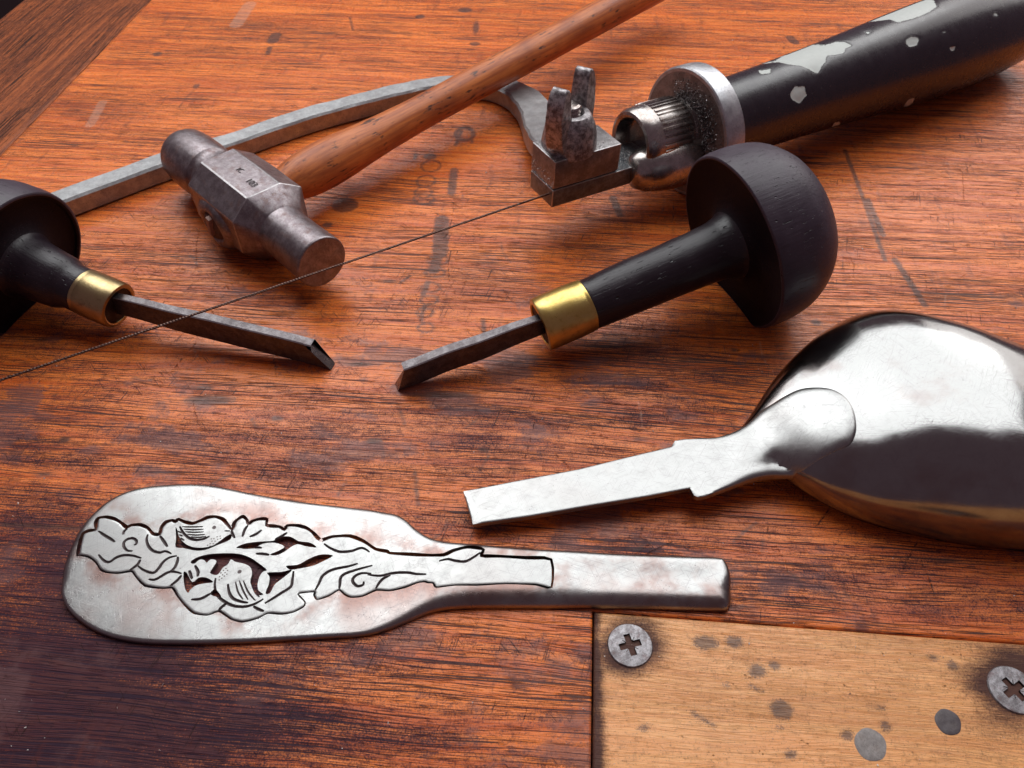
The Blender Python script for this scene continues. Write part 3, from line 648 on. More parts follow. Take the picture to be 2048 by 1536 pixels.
ga = [[(1655, 368), (1690, 392), (1740, 410), (1800, 405), (1850, 390), (1890, 411)], [(1830, 470), (1780, 485), (1700, 502), (1650, 532), (1630, 572), (1610, 608)], [(1905, 480), (1830, 500), (1770, 520), (1742, 542), (1737, 580), (1734, 600)], [(1900, 522), (1850, 520), (1815, 535), (1803, 560), (1825, 585), (1855, 580), (1860, 562)], [(1240, 398), (1290, 392), (1340, 395)]]
gb = [[(85, 520), (150, 527), (220, 515), (290, 515), (340, 525), (390, 528)], [(127, 592), (160, 547), (205, 524)], [(455, 463), (500, 455), (540, 465), (590, 470), (632, 450), (668, 425)]]
grooves = [stroke([pz(p) for p in L], .072) for L in gz]+[stroke([pz(p) for p in L], .042, .02) for L in gz_thin]+[stroke([pa(p) for p in L], .072) for L in ga]+[stroke([pb(p) for p in L], .070) for L in gb]
for (x, y) in [(1140, 300), (1155, 280), (1170, 260), (1195, 245), (1220, 240), (1165, 300), (1180, 280), (1200, 265), (1222, 258), (1120, 312), (1140, 318), (1190, 298), (1210, 285), (1150, 262)]: grooves.append(dot(pz((x, y)), .018, n=6))
for (x, y) in [(1225, 530), (1245, 510), (1265, 495), (1215, 560), (1238, 545), (1258, 528), (1278, 510), (1212, 585), (1232, 572), (1252, 555), (1272, 540)]: grooves.append(dot(pz((x, y)), .019, n=6))
grooves.append(dot(pz((1172, 172)), .046, n=14)); grooves.append(dot(pz((1372, 520)), .046, n=14))
def z_inlay(XY):
    d = seg_dist(XY, np.array([tuple(p) for p in k_in])); return z_top(XY[:, 0])[0]-.006*np.clip(1-d/.02, 0, 1)**2+.003*np.sin(XY[:, 0]*1.3)
Vi, Fi, mi = tri_plate(k_in, openings, grooves, z_inlay, .015, .16, (.02, .045))
part('bird_and_leaf_panel', Vi, Fi, [M_inlay, M_groove, M_silver], hx, True, 30, [1 if m == 1 else 0 for m in mi])['label'] = 'flat bright panel of birds, leaves and scrolls with dark engraved lines'

# --- spoon lying bowl down, its handle filed to a strip
sp = thing('spoon', 'polished silver spoon lying bowl down with handle filed to a narrow strip', 'spoon', at(1500, 960))
BX = [5.55, 5.75, 6.1, 6.6, 7.2, 8.0, 9.0, 10.0, 11.4, 13.0, 14.4, 15.4, 15.8]
BC = [11.20, 11.25, 11.35, 11.48, 11.60, 11.76, 11.86, 11.66, 11.18, 10.62, 10.2, 9.95, 9.85]
BW = [.42, .62, 1.02, 1.58, 2.12, 2.66, 3.04, 3.06, 2.74, 2.2, 1.5, .8, .3]
BH = [.74, .83, 1.02, 1.28, 1.57, 1.93, 2.33, 2.56, 2.62, 2.35, 1.85, 1.15, .65]
BR = [.50, .48, .42, .32, .20, .10, .02, .0, .0, .0, .05, .1, .15]
_bx = {}
def bowl_at(x, Y):
    if id(Y) not in _bx:
        pts = cr([(a, b, 0) for a, b in zip(BX, Y)], 16); _bx[id(Y)] = ([p.x for p in pts], [p.y for p in pts])
    return np.interp(x, *_bx[id(Y)])
def z_bowl(x, y):
    c, w, h, r = (bowl_at(x, Y) for Y in (BC, BW, BH, BR)); q = np.clip(np.abs(y-c)/np.maximum(w, .9), 0, .975)
    return r+(h-r)*(1-q**3)**.3333
ZX, ZZ = [-2.0, 3.9, 5.0, 5.6, 6.2], [.34, .60, .74, .88, 1.0]
def z_nom(x, y):
    a_ = np.interp(x, ZX, ZZ); b_ = z_bowl(x, y)+.105; k = np.clip((np.asarray(x)-5.0)/1.3, 0, 1); k = k*k*(3-2*k)
    return np.where(k > 0, (1-k)*a_+k*np.maximum(b_, .2), a_)
def at_spoon(px, py):
    z = .6
    for _ in range(12):
        p = at(px, py, z); z = .5*z+.5*float(z_nom(np.array([p.x]), np.array([p.y]))[0])
    return at(px, py, z)
su = [(927, 982), (1040, 960), (1157, 938), (1250, 915), (1343, 893)]
sn_ = [(1350, 881), (1366, 878), (1395, 876), (1433, 872), (1468, 860), (1497, 842), (1522, 818), (1546, 803), (1570, 788), (1601, 774), (1635, 770), (1666, 774), (1690, 787), (1706, 806), (1714, 830), (1715, 858), (1703, 884), (1676, 897), (1649, 911), (1621, 930), (1599, 944), (1570, 946), (1539, 947), (1502, 955), (1468, 969), (1433, 983), (1410, 992), (1396, 994)]
sl = [(1388, 990), (1380, 976), (1290, 993), (1180, 1011), (1060, 1032), (946, 1048)]
def dens(L, n): 
    out = []
    for a, b in zip(L[:-1], L[1:]): out += [Vector(a).lerp(Vector(b), k/n) for k in range(n)]
    return out+[Vector(L[-1])]
spx = dens(su, 6)+[p.to_2d() for p in cr([(*p, 0) for p in sn_], 4)]+dens(sl, 6)+[Vector((946, 1048)).lerp(Vector((927, 982)), k/5) for k in range(1, 5)]
sout = [at_spoon(p.x, p.y).xy for p in spx]
SO = np.array([tuple(p) for p in sout])
dipc = np.array(at_spoon(1575, 880).xy)
def z_strip(XY):
    z = z_nom(XY[:, 0], XY[:, 1]); d = seg_dist(XY, SO)
    k = np.clip((XY[:, 0]-4.3)/1.0, 0, 1); R = .02+.18*k; q = np.clip(1-d/R, 0, 1)
    z = z-(.012+.085*k)*(1-np.sqrt(np.maximum(1-q*q, 0)))
    e = XY-dipc; z -= .05*np.exp(-((e[:, 0]*.9+e[:, 1]*.25)/.30)**2-((e[:, 1]*.9-e[:, 0]*.25)/.75)**2)      # thumb dip behind the drop
    return z
def zb_strip(XY):
    k = np.clip((XY[:, 0]-4.3)/1.2, 0, 1); return z_nom(XY[:, 0], XY[:, 1])-.14-.10*k
Vs, Fs, ms = tri_plate(sout, [], [], z_strip, zb_strip, .10, (.02, .05, .09, .14, .2))
part('handle_strip', Vs, Fs, [M_strip, M_groove, M_strip], sp, True, 40, [0]*len(ms))
# bowl: lofted over a curved spine
nu, nv = 130, 96; Vw = []
for i in range(nu):
    x = BX[0]+(BX[-1]-BX[0])*(i/(nu-1))**1.25; c_, w, h, r = (float(bowl_at(x, Y)) for Y in (BC, BW, BH, BR))
    for j in range(nv+1):
        th = math.pi*j/nv; co, si = math.cos(th), math.sin(th); Vw.append((x, c_-w*math.copysign(abs(co)**.6667, co), r+(h-r)*max(si, 0)**.6667))
Vw = np.array(Vw); Vw[:, 2] += (vnoise(Vw, .75, 31)*.034+vnoise(Vw, 1.9, 33)*.014+vnoise(Vw, 4.5, 35)*.0016)*np.clip((Vw[:, 2]-.15)/.6, 0, 1)
Fw = [((i+1)*(nv+1)+j, (i+1)*(nv+1)+j+1, i*(nv+1)+j+1, i*(nv+1)+j) for i in range(nu-1) for j in range(nv)]
bo = part('bowl', Vw, Fw, M_bowl, sp, True, 80)
md = bo.modifiers.new('thickness', 'SOLIDIFY'); md.thickness = .09; md.offset = -1
sm = bo.modifiers.new('fair', 'SMOOTH'); sm.factor = .5; sm.iterations = 12; bo.modifiers.move(1, 0)

# ================================================================ gravers
def graver(name_label, ferr_front, axis_to, tip, scale, brass_m, cap_t, cap_r, flen, roll, blade_w, blade_h, tipcut, rear_only=False):
    t = thing('graver', name_label, 'graver', Vector((ferr_front.x, ferr_front.y, 0)), 'gravers with black mushroom handles')
    dr = (axis_to-ferr_front).normalized(); M = frame_mat(ferr_front, dr)
    zax = np.array(M.to_3x3())
    # wooden mushroom handle
    s = cap_t
    prof = [(flen-.25, .55*scale), (flen-.02, .60*scale), (flen+.01, .685*scale), (flen+.4, .70*scale), (.5*(flen+s)-.3, .735), (s-.75, .79), (s-.3, .85), (s-.04, .96), (s+.10, 1.2), (s+.13, 1.55), (s+.10, 1.9)]
    head = [(s+.01, cap_r-.16), (s-.02, cap_r-.07), (s+.0, cap_r-.02), (s+.05, cap_r+.0), (s+.35, cap_r+.02), (s+.95, cap_r-.02), (s+1.45, cap_r-.18), (s+1.9, cap_r-.52), (s+2.2, cap_r-1.0), (s+2.36, cap_r-1.6)]
    pr = [(p.x, p.y) for p in cr([(a, b, 0) for a, b in prof+head], 4)]+[(s+2.40, 0)]
    V, F = lathe_data([(flen-.25, 0)]+pr, 96)
    W = (np.array(V) @ zax.T)+np.array(ferr_front)
    n = vnoise(W, 1.1, 3)*.02+vnoise(W, 3.3, 5)*.006
    W = W+((np.array(V)*[1, 1, 0])/np.maximum(np.hypot(np.array(V)[:, 0], np.array(V)[:, 1]), .05)[:, None]) @ zax.T*n[:, None]
    W[:, 2] = np.maximum(W[:, 2], .012)                                  # sole of the mushroom is cut flat
    V2 = (W-np.array(ferr_front)) @ zax
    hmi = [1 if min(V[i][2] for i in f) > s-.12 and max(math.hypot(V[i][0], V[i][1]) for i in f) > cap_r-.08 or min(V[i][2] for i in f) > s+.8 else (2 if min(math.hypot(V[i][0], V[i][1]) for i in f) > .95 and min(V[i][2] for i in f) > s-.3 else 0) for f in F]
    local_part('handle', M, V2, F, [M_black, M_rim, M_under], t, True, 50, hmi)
    # brass ferrule: open tube, thick lip
    fp = [(t_, r_*scale) for t_, r_ in [(.10, .55), (.0, .58), (-.02, .62), (.0, .70), (.04, .725), (.3, .735), (flen*.6, .735), (flen-.12, .725), (flen-.08, .712), (flen-.05, .722), (flen, .715), (flen, .60)]]
    V, F = lathe_data(fp, 72, lambda t_, a, r: (r*(1+.010*math.sin(2*a+t_)), t_+.012*math.sin(3*a)))
    local_part('ferrule', M, V, F, brass_m, t, True, 40)
    V, F = lathe_data([(.05, 0), (.05, .3), (.03, .56), (.10, .6)], 40, lambda t_, a, r: (r, t_+.02*math.sin(4*a+r*9)))
    local_part('ferrule_plug', M, V, F, M_recess, t)
    # steel
    b0 = ferr_front+dr*.3; bd = (tip-b0); Lb = bd.length; MB = frame_mat(b0, bd)   # local: x sideways, y up-ish, z along
    V, F, mi = [], [], []
    NS = 14; hw, hh = blade_w/2, blade_h/2; ch = .028
    sec = [(-hw+ch, -hh), (hw-ch, -hh), (hw, -hh+ch), (hw, hh-ch), (hw-ch, hh), (-hw+ch, hh), (-hw, hh-ch), (-hw, -hh+ch)]
    upl = MB.to_3x3().inverted() @ Vector((0, 0, 1)); sgn = 1 if upl.y > 0 else -1
    for i in range(NS):
        u = i/(NS-1); k = .80+.2*min(1, u*2.2)
        for (x, y) in sec:
            zc = u*(Lb-.0)
            y2 = y*k*sgn; x2 = x*k
            if i == NS-1: zc = Lb-(y/hh*.5+.5)*tipcut
            V.append((x2+.01*math.sin(i*1.3), y2+.012*math.sin(i*.9), zc))
    for i in range(NS-1):
        for k in range(8): F.append((i*8+k, i*8+(k+1) % 8, (i+1)*8+(k+1) % 8, (i+1)*8+k)); mi.append(2 if k in (3, 5) else 0)
    F.append(tuple(range((NS-1)*8, NS*8))); mi.append(1)
    if sgn < 0: F = [f[::-1] for f in F]
    local_part('blade', MB, V, F, [M_blade, M_tip, M_edge], t, True, 25, mi)
    return t
gr_f = at(1080, 650, .92)
graver('graver with bright brass ferrule and black mushroom handle, pointing left beside the spoon', gr_f, at(1464, 488, 2.02), at(786, 758, .36), 1, M_brass, 5.70, 2.46, 1.38, 0, .30, .70, .62)
gl_f = at(238, 612, .86)
graver('graver with dull brass ferrule at the left edge, pointing right under the saw blade', gl_f, at(20, 518, 1.55), at(664, 713, .40), .90, M_brass2, 2.95, 2.10, 1.05, 0, .28, .78, .70)

# ================================================================ hammer
hu = Vector((.695, -.719, 0)).normalized(); hv = Vector((.719, .695, 0)).normalized(); hc = at(645, 525, 1.18)   # face centre
hm = thing('hammer', 'small iron hammer with two round faces and a slim reddish wooden handle', 'hammer', Vector((hc.x, hc.y, 0))-hu*4)
def hpt(u, v, z): return hc+hu*u+hv*v+Vector((0, 0, z-1.18))
MH = Matrix((hu, hv, Vector((0, 0, 1)))).transposed().to_4x4(); MH.translation = hc
# head lathe along local x built as sections that morph from octagon to circle
OCT = [(-.55, 1.13), (.55, 1.13), (1.19, .70), (1.19, -.42), (.6, -1.1), (-.6, -1.1), (-1.17, -.5), (-1.17, .60)]
def oct_ring(nseg=64, sc=1.0):
    out = []; L = [Vector(p) for p in OCT]; per = nseg//8
    for i in range(8):
        for k in range(per): out.append(L[i].lerp(L[(i+1) % 8], .03+.94*k/(per-1))*sc)
    return out
def circ_ring(r, nseg=64):
    o8 = oct_ring(nseg); return [Vector((math.cos(math.atan2(p.y, p.x)), math.sin(math.atan2(p.y, p.x))))*r for p in o8]
def morph(r, k, nseg=64): return [a.lerp(b, k) for a, b in zip(circ_ring(r, nseg), oct_ring(nseg))]
secs = [(0.0, 'c', .0), (0.0, 'c', .745), (-.012, 'c', .775), (-.05, 'c', .795), (-.5, 'c', .79), (-1.0, 'c', .775), (-1.6, 'c', .775), (-1.9, 'c', .785), (-1.98, 'c', .80), (-2.02, 'c', .84), (-2.58, 'o', .985), (-2.61, 'o', 1.0),
        (-3.2, 'o', 1.0), (-3.9, 'o', 1.012), (-4.6, 'o', 1.0), (-5.21, 'o', .985), (-5.24, 'o', .97), (-5.66, 'c', .86), (-5.72, 'c', .83), (-5.95, 'c', .82), (-6.05, 'c', .85), (-6.12, 'c', .90), (-6.25, 'c', .93), (-6.7, 'c', .95), (-7.3, 'c', .95), (-7.75, 'c', .90), (-7.92, 'c', .82), (-8.0, 'c', .70), (-8.02, 'c', 0)]
V, F, mi = [], [], []; rings = []
for sct in secs:
    u = sct[0]
    if sct[2] == 0: rings.append([len(V)]); V.append((u, 0, 0)); continue
    R = circ_ring(sct[2]) if sct[1] == 'c' else (oct_ring(64, sct[2]) if sct[1] == 'o' else morph(sct[2], sct[3]))
    rings.append(list(range(len(V), len(V)+64)))
    for p in R: V.append((u, p.x, p.y))
for A, B in zip(rings[:-1], rings[1:]):
    for k in range(64):
        k2 = (k+1) % 64
        if len(A) == 1: F.append((A[0], B[k], B[k2])); mi.append(1)
        elif len(B) == 1: F.append((A[k2], A[k], B[0])); mi.append(0)
        else:
            ia = rings.index(A); F.append((A[k], B[k], B[k2], A[k2])); mi.append(2 if (secs[ia][1] == 'o' and secs[ia+1][1] == 'o' and k % 8 == 7) or secs[ia][0] in (-2.58, -5.21) else 0)
V = np.array(V); nn = vnoise(V, 2.2, 9)*.009+vnoise(V, 6, 4)*.005; rad = np.maximum(np.hypot(V[:, 1], V[:, 2]), .1); V[:, 1] *= 1+nn/rad; V[:, 2] *= 1+nn/rad
V[:, 0] += vnoise(V, 1.6, 2)*.012
local_part('head', MH, V, F, [M_hammer, M_face, M_edge], hm, True, 20, mi)
# stamped letters on the top flat
def text_mesh(body, size):
    cu = bpy.data.curves.new('stamp', 'FONT'); cu.body = body; cu.size = size; cu.extrude = .004; cu.align_x = 'CENTER'; cu.align_y = 'CENTER'
    tmp = bpy.data.objects.new('stamp', cu); col.objects.link(tmp); dg = bpy.context.evaluated_depsgraph_get(); me = bpy.data.meshes.new_from_object(tmp.evaluated_get(dg))
    bpy.data.objects.remove(tmp); bpy.data.curves.remove(cu); return me
M_stamp = simple('stamp_grime', (.10, .08, .08), .6, .6)
for body, u, v, size in (('103', -3.15, -.05, .30), ('IC', -3.95, .05, .26)):
    me = text_mesh(body, size); o = link('stamped_mark', me, M_stamp, hm)
    X = hu; Y = hv
    M = Matrix((X, Y, Vector((0, 0, 1)))).transposed().to_4x4(); M.translation = hpt(u, v, 2.332)-hm.location
    o.matrix_basis = M
# eye boss and wedge on the near cheek
V, F = lathe_data([(-.25, .86), (.0, .80), (.16, .66), (.20, .5), (.12, .40), (-.1, .36)], 40, lambda t_, a, r: (r*(1+.22*abs(math.cos(a))**2), t_+.02*math.sin(3*a)))
ME = frame_mat(hpt(-3.9, -1.12, 1.02), -hv, Vector((0, 0, 1)))
local_part('eye_boss', ME, V, F, M_hammer, hm, True, 45)
V, F = lathe_data([(0.0, .52), (.10, .50), (.16, .42), (.18, 0)], 28, lambda t_, a, r: (r*(1+.12*math.sin(2*a+.6)), t_+.03*math.sin(3*a+1)))
local_part('handle_end', frame_mat(hpt(-3.9, -1.16, 1.0), -hv), V, F, simple('grimy_end_grain', (.10, .05, .035), .7), hm)
V, F = box_data(-.10, .10, -.34, .34, -.1, .27, .04)
local_part('wedge', frame_mat(hpt(-3.88, -1.17, 1.08), -hv, Vector((.5, .2, .8))), V, F, simple('pale_wood_wedge', (.36, .20, .15), .6), hm)
# wooden handle
h0 = hpt(-3.95, .9, 1.18); h1 = at(1262, 0, 1.75); hd = h1-h0; HL = hd.length+3
hp = [(0, .50), (.25, .50), (.5, .56), (.9, .66), (1.4, .73), (2.0, .765), (2.7, .745), (3.6, .68), (4.6, .62), (6, .59), (8, .575), (10, .585), (13, .61), (16, .64), (HL, .66)]
hp = [(p.x, p.y) for p in cr([(a, b, 0) for a, b in hp], 5)]
MHd = frame_mat(h0, hd)
V, F = lathe_data([(0, 0)]+hp+[(HL, 0)], 56, lambda t_, a, r: (r*(1+.05*math.cos(2*a)*math.exp(-t_/5)+.015*math.sin(a*2+t_*.6)+.01*math.sin(t_*1.7)), t_))
local_part('handle', MHd, V, F, M_hwood, hm, True, 60)

# ================================================================ piercing saw
sd = Vector((.868, .497, -.035)).normalized(); ss = Vector((.497, -.868, 0)).normalized(); su_ = ss.cross(sd)*-1
if su_.z < 0: su_ = -su_
sc0 = at(1372, 266, 2.02)                                     # centre of the collar's front face
sw = thing('piercing_saw', 'jeweller\'s piercing saw with chipped black handle, wing nut clamp and thin blade', 'saw', Vector((sc0.x, sc0.y, 0)))
def sl_pt(t, s, z): return sc0+sd*t+ss*s+Vector((0, 0, z-sc0.z))
MS = Matrix((sd, ss, ss.cross(sd) if ss.cross(sd).z > 0 else -ss.cross(sd))).transposed().to_4x4()
if MS.to_3x3().determinant() < 0: MS = Matrix((sd, -ss, sd.cross(-ss))).transposed().to_4x4()
MS.translation = sc0; ysgn = 1 if (MS.to_3x3() @ Vector((0, 1, 0))).dot(ss) > 0 else -1
ML = frame_mat(sc0, sd)
# collar
cp = [(-.1, 0), (-.1, 1.2), (-.12, 1.9), (-.105, 1.99), (-.07, 2.03), (0, 2.05), (.5, 2.05), (.58, 2.04), (.64, 1.98), (.66, 1.2), (.66, 0)]
V, F = lathe_data(cp, 96); mi = []
for f in F: mi.append(1 if min(V[i][2] for i in f) < .03 and max(math.hypot(V[i][0], V[i][1]) for i in f) < 1.95 else 0)
local_part('collar', ML, V, F, [M_alu, M_dirtface], sw, True, 30, mi)
# handle with flaked paint
hpz = [(.6, 1.0), (.64, 1.18), (.75, 1.24), (1.2, 1.27), (2.5, 1.31), (4, 1.36), (6, 1.45), (8, 1.57), (10, 1.70), (12, 1.80), (14, 1.82), (16, 1.7), (17.5, 1.4), (18, 0)]
hpz = [(p.x, p.y) for p in cr([(a, b, 0) for a, b in hpz], 20)]
hdir = (at(1900, 82, 1.80)-at(1470, 228, 2.0)).normalized(); MHn = frame_mat(sc0, hdir)
V, F = lathe_data(hpz[:-1]+[(18, 0)], 180)
ho = local_part('handle', MHn, V, F, M_paint, sw, True, 60)
Wv = np.array(V) @ np.array(MHn.to_3x3()).T+np.array(sc0); pxv = proj(Wv)
nrm = np.array([(v[0], v[1], 0) for v in V]) @ np.array(MHn.to_3x3()).T
view = Wv-np.array([0, 0, CAMH]); facing = (nrm*view).sum(1) < 0
def zc(p): return (1400+p[0]*.3164, p[1]*.3164)
chips = [[(380, 402), (470, 385), (560, 330), (650, 300), (700, 280), (790, 283), (860, 262), (920, 265), (962, 285), (915, 310), (915, 330), (860, 345), (800, 350), (795, 390), (770, 415), (745, 468), (700, 440), (640, 415), (560, 405), (500, 390)],
 [(1035, 140), (1130, 90), (1250, 45), (1330, 0), (1400, -30), (1480, 0), (1498, 40), (1440, 80), (1350, 115), (1250, 140), (1205, 120), (1120, 130)],
 [(370, 445), (450, 432), (445, 460), (385, 468)], [(600, 545), (660, 545), (675, 600), (630, 655), (585, 630), (572, 595)], [(1305, 250), (1340, 228), (1385, 240), (1375, 285), (1330, 296), (1303, 275)], [(1040, 195), (1075, 200), (1060, 220)],
 [(1580, 300), (1620, 290), (1615, 315), (1585, 320)], [(820, 828), (850, 780), (885, 768), (885, 795), (850, 830)], [(1290, 675), (1320, 630), (1360, 618), (1350, 645), (1310, 675)], [(1860, 80), (1880, 78), (1880, 100), (1862, 100)], [(1535, 203), (1552, 203), (1548, 216)]]
chip = np.full(len(V), 5.)
for L in chips:
    Q = np.array([zc(p) for p in L]); c_ = Q.mean(0); near = facing & (np.abs(pxv-c_).max(1) < 260); idx = np.where(near)[0]
    if len(idx):
        d = seg_dist(pxv[idx], Q)/55.; d[inside(pxv[idx], Q)] *= -1; chip[idx] = np.minimum(chip[idx], d)
add_attr(ho.data, 'chip', chip)
co = np.array(V); kk = 1-.016*np.clip(.5-chip/.05, 0, 1); co[:, 0] *= kk; co[:, 1] *= kk; ho.data.vertices.foreach_set('co', co.astype(np.float32).ravel()); ho.data.update()
# ferrule with knurled band
kn = lambda t_, a, r: (r*(1+(.026*(1 if math.sin(40*a) > 0 else -1) if -1.45 < t_ < -.35 else 0)), t_)
fp = [(-2.0, .80), (-2.05, .88), (-2.02, .97), (-1.9, 1.04), (-1.6, 1.07), (-1.46, 1.08), (-1.44, 1.08), (-.9, 1.08), (-.36, 1.08), (-.34, 1.05), (-.2, 1.0), (.03, 1.08)]
V, F = lathe_data([(-1.4, 0), (-1.5, .70)]+fp, 240, kn)
MF = frame_mat(sl_pt(0, -.28, 2.02), sd); fo_ = local_part('ferrule', MF, V, F, M_ferrule, sw, True, 28)
# the socket lug under the ferrule that carries the jaw
V, F = lathe_data([(-2.45, 0), (-2.42, .3), (-2.3, .5), (-2.0, .66), (-1.5, .78), (-1.0, .84), (-.3, .86), (.02, .86)], 40)
local_part('socket_lug', frame_mat(sl_pt(.0, .42, 1.42), sd), V, F, M_ferrule, sw, True, 50)
# jaws
def saw_box(name, t0, t1, s0, s1, z0, z1, m, bev):
    V, F = box_data(t0, t1, min(s0*ysgn, s1*ysgn), max(s0*ysgn, s1*ysgn), z0-2.02, z1-2.02, bev)
    far = lambda f: max((V[i]-V[j]).length for i in f for j in f); near = lambda f: min((V[f[i]]-V[f[i-1]]).length for i in range(len(f)))
    return local_part(name, MS, V, F, [m, M_edge], sw, True, 40, [1 if near(f) < .05 else 0 for f in F])
saw_box('lower_jaw', -5.30, -1.1, -.86, .43, 1.08, 1.665, M_clamp_blue, .03)
saw_box('upper_jaw', -5.28, -2.93, -.88, .41, 1.70, 2.60, M_clamp, .028)
# wing nut
nb_ = at(1137, 297, 2.6); wn_M = Matrix.Translation(nb_+Vector((0, 0, .0)))
V, F = lathe_data([(0, 0), (0, .76), (.04, .83), (.16, .84), (.5, .80), (.85, .73), (1.08, .64), (1.18, .55), (1.2, .40), (1.05, .33), (1.05, 0)], 48, lambda t_, a, r: (r*(1+.02*math.sin(3*a+t_*3)), t_))
nut = local_part('wing_nut', wn_M, V, F, M_nut, sw, True, 40)
wd = (at(1160, 190, 3.4)-at(1107, 240, 3.4)); wd.z = 0; wd.normalize(); wn = Vector((-wd.y, wd.x, 0))
def wing(sign):
    # outline in (r outwards, z up), extruded with a rounded edge
    L = [(.30, .40), (.78, .30), (.98, .5), (1.08, .9), (1.13, 1.35), (1.12, 1.8), (1.04, 2.2), (.90, 2.48), (.74, 2.55), (.60, 2.40), (.53, 2.0), (.50, 1.55), (.46, 1.15), (.34, .95)]
    L = [p.to_2d() for p in cr([(*p, 0) for p in L], 4, True)]; cx = sum((p for p in L), Vector((0, 0)))/len(L); n = len(L)
    V, F = [], []; lay = [(-.19, .93), (-.19, .96), (-.165, 1.0), (.165, 1.0), (.19, .96), (.19, .93)]
    for (y, s) in lay:
        for p in L:
            q = cx+(p-cx)*Vector((s, s)) if False else cx+(p-cx)*s
            th = 1.0-.10*np.clip((q.y-.2)/2.3, 0, 1)
            w = wd*sign*q.x*.95+wn*y*th*1.45; V.append((w.x, w.y, q.y*.86))
    for i in range(len(lay)-1):
        for k in range(n): F.append((i*n+k, i*n+(k+1) % n, (i+1)*n+(k+1) % n, (i+1)*n+k))
    F.append(tuple(range(n))[::-1]); F.append(tuple(range((len(lay)-1)*n, len(lay)*n)))
    if sign < 0: F = [f[::-1] for f in F]
    V = np.array(V); V[:, 0] += vnoise(V, 5, 3)*.015; V[:, 2] += vnoise(V, 4, 7)*.02
    me = bpy.data.meshes.new('wing'); me.from_pydata(V.tolist(), [], F); o = link('wing', me, M_nut, nut); finish(me, True, 40); return o
wing(1); wing(-1)
V, F = lathe_data([(.2, .30)]+[(.3+i*.055, .30 if i % 2 else .25) for i in range(20)]+[(1.40, .27), (1.44, .2), (1.45, 0)], 28)
me = bpy.data.meshes.new('bolt'); me.from_pydata(V, [], F); link('bolt', me, M_ferrule, nut); finish(me, True, 25)

# forged frame: flat bar swept along its path
def sweep(path, halfw, height, wob=.02, n=10):
    C = cr(path, n); V, F = [], []; N = len(C); ch = .075
    for i, p in enumerate(C):
        t = C[min(i+1, N-1)]-C[max(i-1, 0)]; t.z = 0; t.normalize(); nr = Vector((-t.y, t.x, 0)); u = i/(N-1)
        w = halfw(u); h = height(u); zb = p.z
        j = lambda s: wob*(math.sin(i*.83+s)+.7*math.sin(i*.37+s*2.3))
        sec = [(-w+ch, 0), (w-ch, 0), (w, ch), (w+j(1)*.6, h-ch), (w-ch+j(1), h+j(3)*.2), (-w+ch+j(2), h+j(4)*.2), (-w+j(2)*.6, h-ch), (-w, ch)]
        for (a, b) in sec: q = p+nr*a; V.append((q.x, q.y, zb+b))
    for i in range(N-1):
        for k in range(8): F.append((i*8+k, i*8+(k+1) % 8, (i+1)*8+(k+1) % 8, (i+1)*8+k))
    F.append(tuple(range(8))[::-1]); F.append(tuple(range((N-1)*8, N*8)))
    return V, [f[::-1] for f in F]
zf = .68
fpx = [(-260, 530), (-100, 465), (103, 396), (318, 318), (455, 277), (600, 228), (700, 200), (800, 175), (862, 163), (930, 158), (990, 162), (1035, 178), (1063, 202), (1076, 228), (1084, 252), (1100, 275), (1140, 290)]
fz = [0]*11+[.03, .1, .2, .35, .55, .75]
fpath = [Vector((*at(x, y, zf+z).xy, z)) for (x, y), z in zip(fpx, fz)]
V, F = sweep(fpath, lambda u: .41+.20*max(0, min(1, (u-.58)/.15)), lambda u: .67+.05*max(0, min(1, (u-.6)/.2)))
part('frame', V, F, M_frame, sw, True, 35)
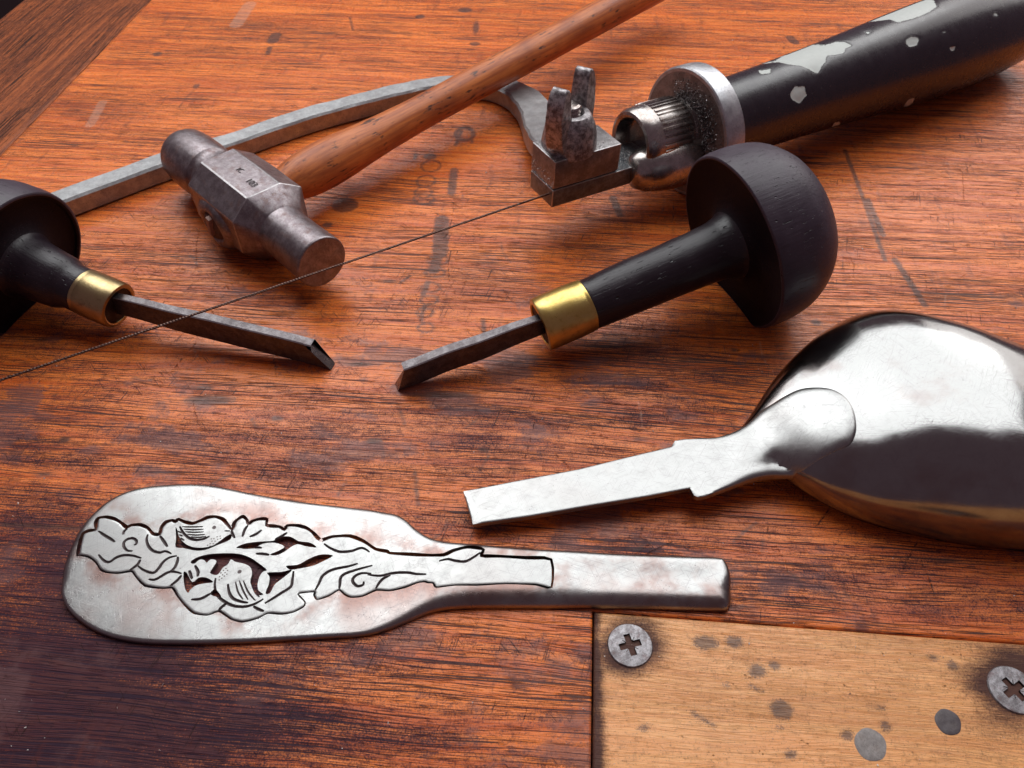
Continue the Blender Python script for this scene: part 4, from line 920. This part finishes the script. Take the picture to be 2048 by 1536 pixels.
# blade: twisted square wire, flat where it is clamped
ba = at(1112, 382, 1.685)+sd*.4; bb_ = at(-60, 781, 1.25); bdv = bb_-ba; BL = bdv.length; MB = frame_mat(ba, bdv)
V, F = [], []; NB = 900
for i in range(NB):
    z = BL*i/(NB-1); k = min(1, max(0, (z-1.4)/1.2)); a0 = k*(z-1.4)*2*math.pi/.16*.5
    rx, ry = .014+.010*k, .030-.004*k
    for q in range(4):
        a = a0+q*math.pi/2+math.pi/4; x, y = math.cos(q*math.pi/2+math.pi/4)*rx*1.5, math.sin(q*math.pi/2+math.pi/4)*ry*1.3
        V.append((x*math.cos(a0)-y*math.sin(a0), x*math.sin(a0)+y*math.cos(a0), z))
for i in range(NB-1):
    for q in range(4): F.append((i*4+q, i*4+(q+1) % 4, (i+1)*4+(q+1) % 4, (i+1)*4+q))
local_part('blade', MB, V, F, M_wire, sw, True, 30)

# ================================================================ filings and dust
def scatter(name, pts, size, mat, label=None, parent=None, cat=None):
    V, F = [], []
    for p, s in zip(pts, size):
        i0 = len(V); a = [Vector(rng.normal(0, 1, 3)).normalized()*s*rng.uniform(.6, 1.2) for _ in range(4)]
        for q in a: V.append(tuple(Vector(p)+q))
        F += [(i0, i0+1, i0+2), (i0, i0+2, i0+3), (i0, i0+3, i0+1), (i0+1, i0+3, i0+2)]
    o = part(name, V, F, mat, parent, False); o['kind'] = 'stuff'
    if label: o['label'] = label
    if cat: o['category'] = cat
    return o
def filing_pts(n):
    out = []
    for _ in range(n):
        k = rng.random()
        if k < .16: out.append(sl_pt(rng.uniform(-5.2, -3.0), rng.uniform(-.85, .38), 2.61))
        elif k < .42: out.append(sl_pt(rng.uniform(-2.9, -1.9), rng.uniform(-.8, .4), 1.675))
        elif k < .55: out.append(sl_pt(-5.29, rng.uniform(-.85, .4), rng.uniform(1.1, 2.55)*.35+.65*1.7+rng.normal(0, .1)))
        else:
            a = rng.uniform(-.9, 1.7)+math.pi/2*.3; r = min(1.9, 1.0+abs(rng.normal(0, .33))); out.append(sc0-sd*.135+ss*r*math.cos(a)*.95+Vector((0, 0, r*math.sin(a))))
    return out
P_ = filing_pts(2600); scatter('metal_filings', P_, rng.uniform(.010, .030, len(P_)), M_filing, 'bright metal filings scattered over the saw clamp and collar', None, 'filings')
P_ = [p for p in filing_pts(5000) if abs((p-sc0).dot(sd)) < .2]; scatter('dark_filings', P_, rng.uniform(.014, .036, len(P_)), M_dkfiling, 'dark grit packed round the knurled ferrule of the saw', None, 'grit')
P_ = [at(rng.uniform(0, 2048), rng.uniform(20, 1536), .01) for _ in range(420)]; scatter('dust_specks', P_, np.where(rng.random(420) < .2, rng.uniform(.025, .042, 420), rng.uniform(.008, .024, 420)), M_dust, 'tiny pale specks of dust on the bench top', None, 'dust')
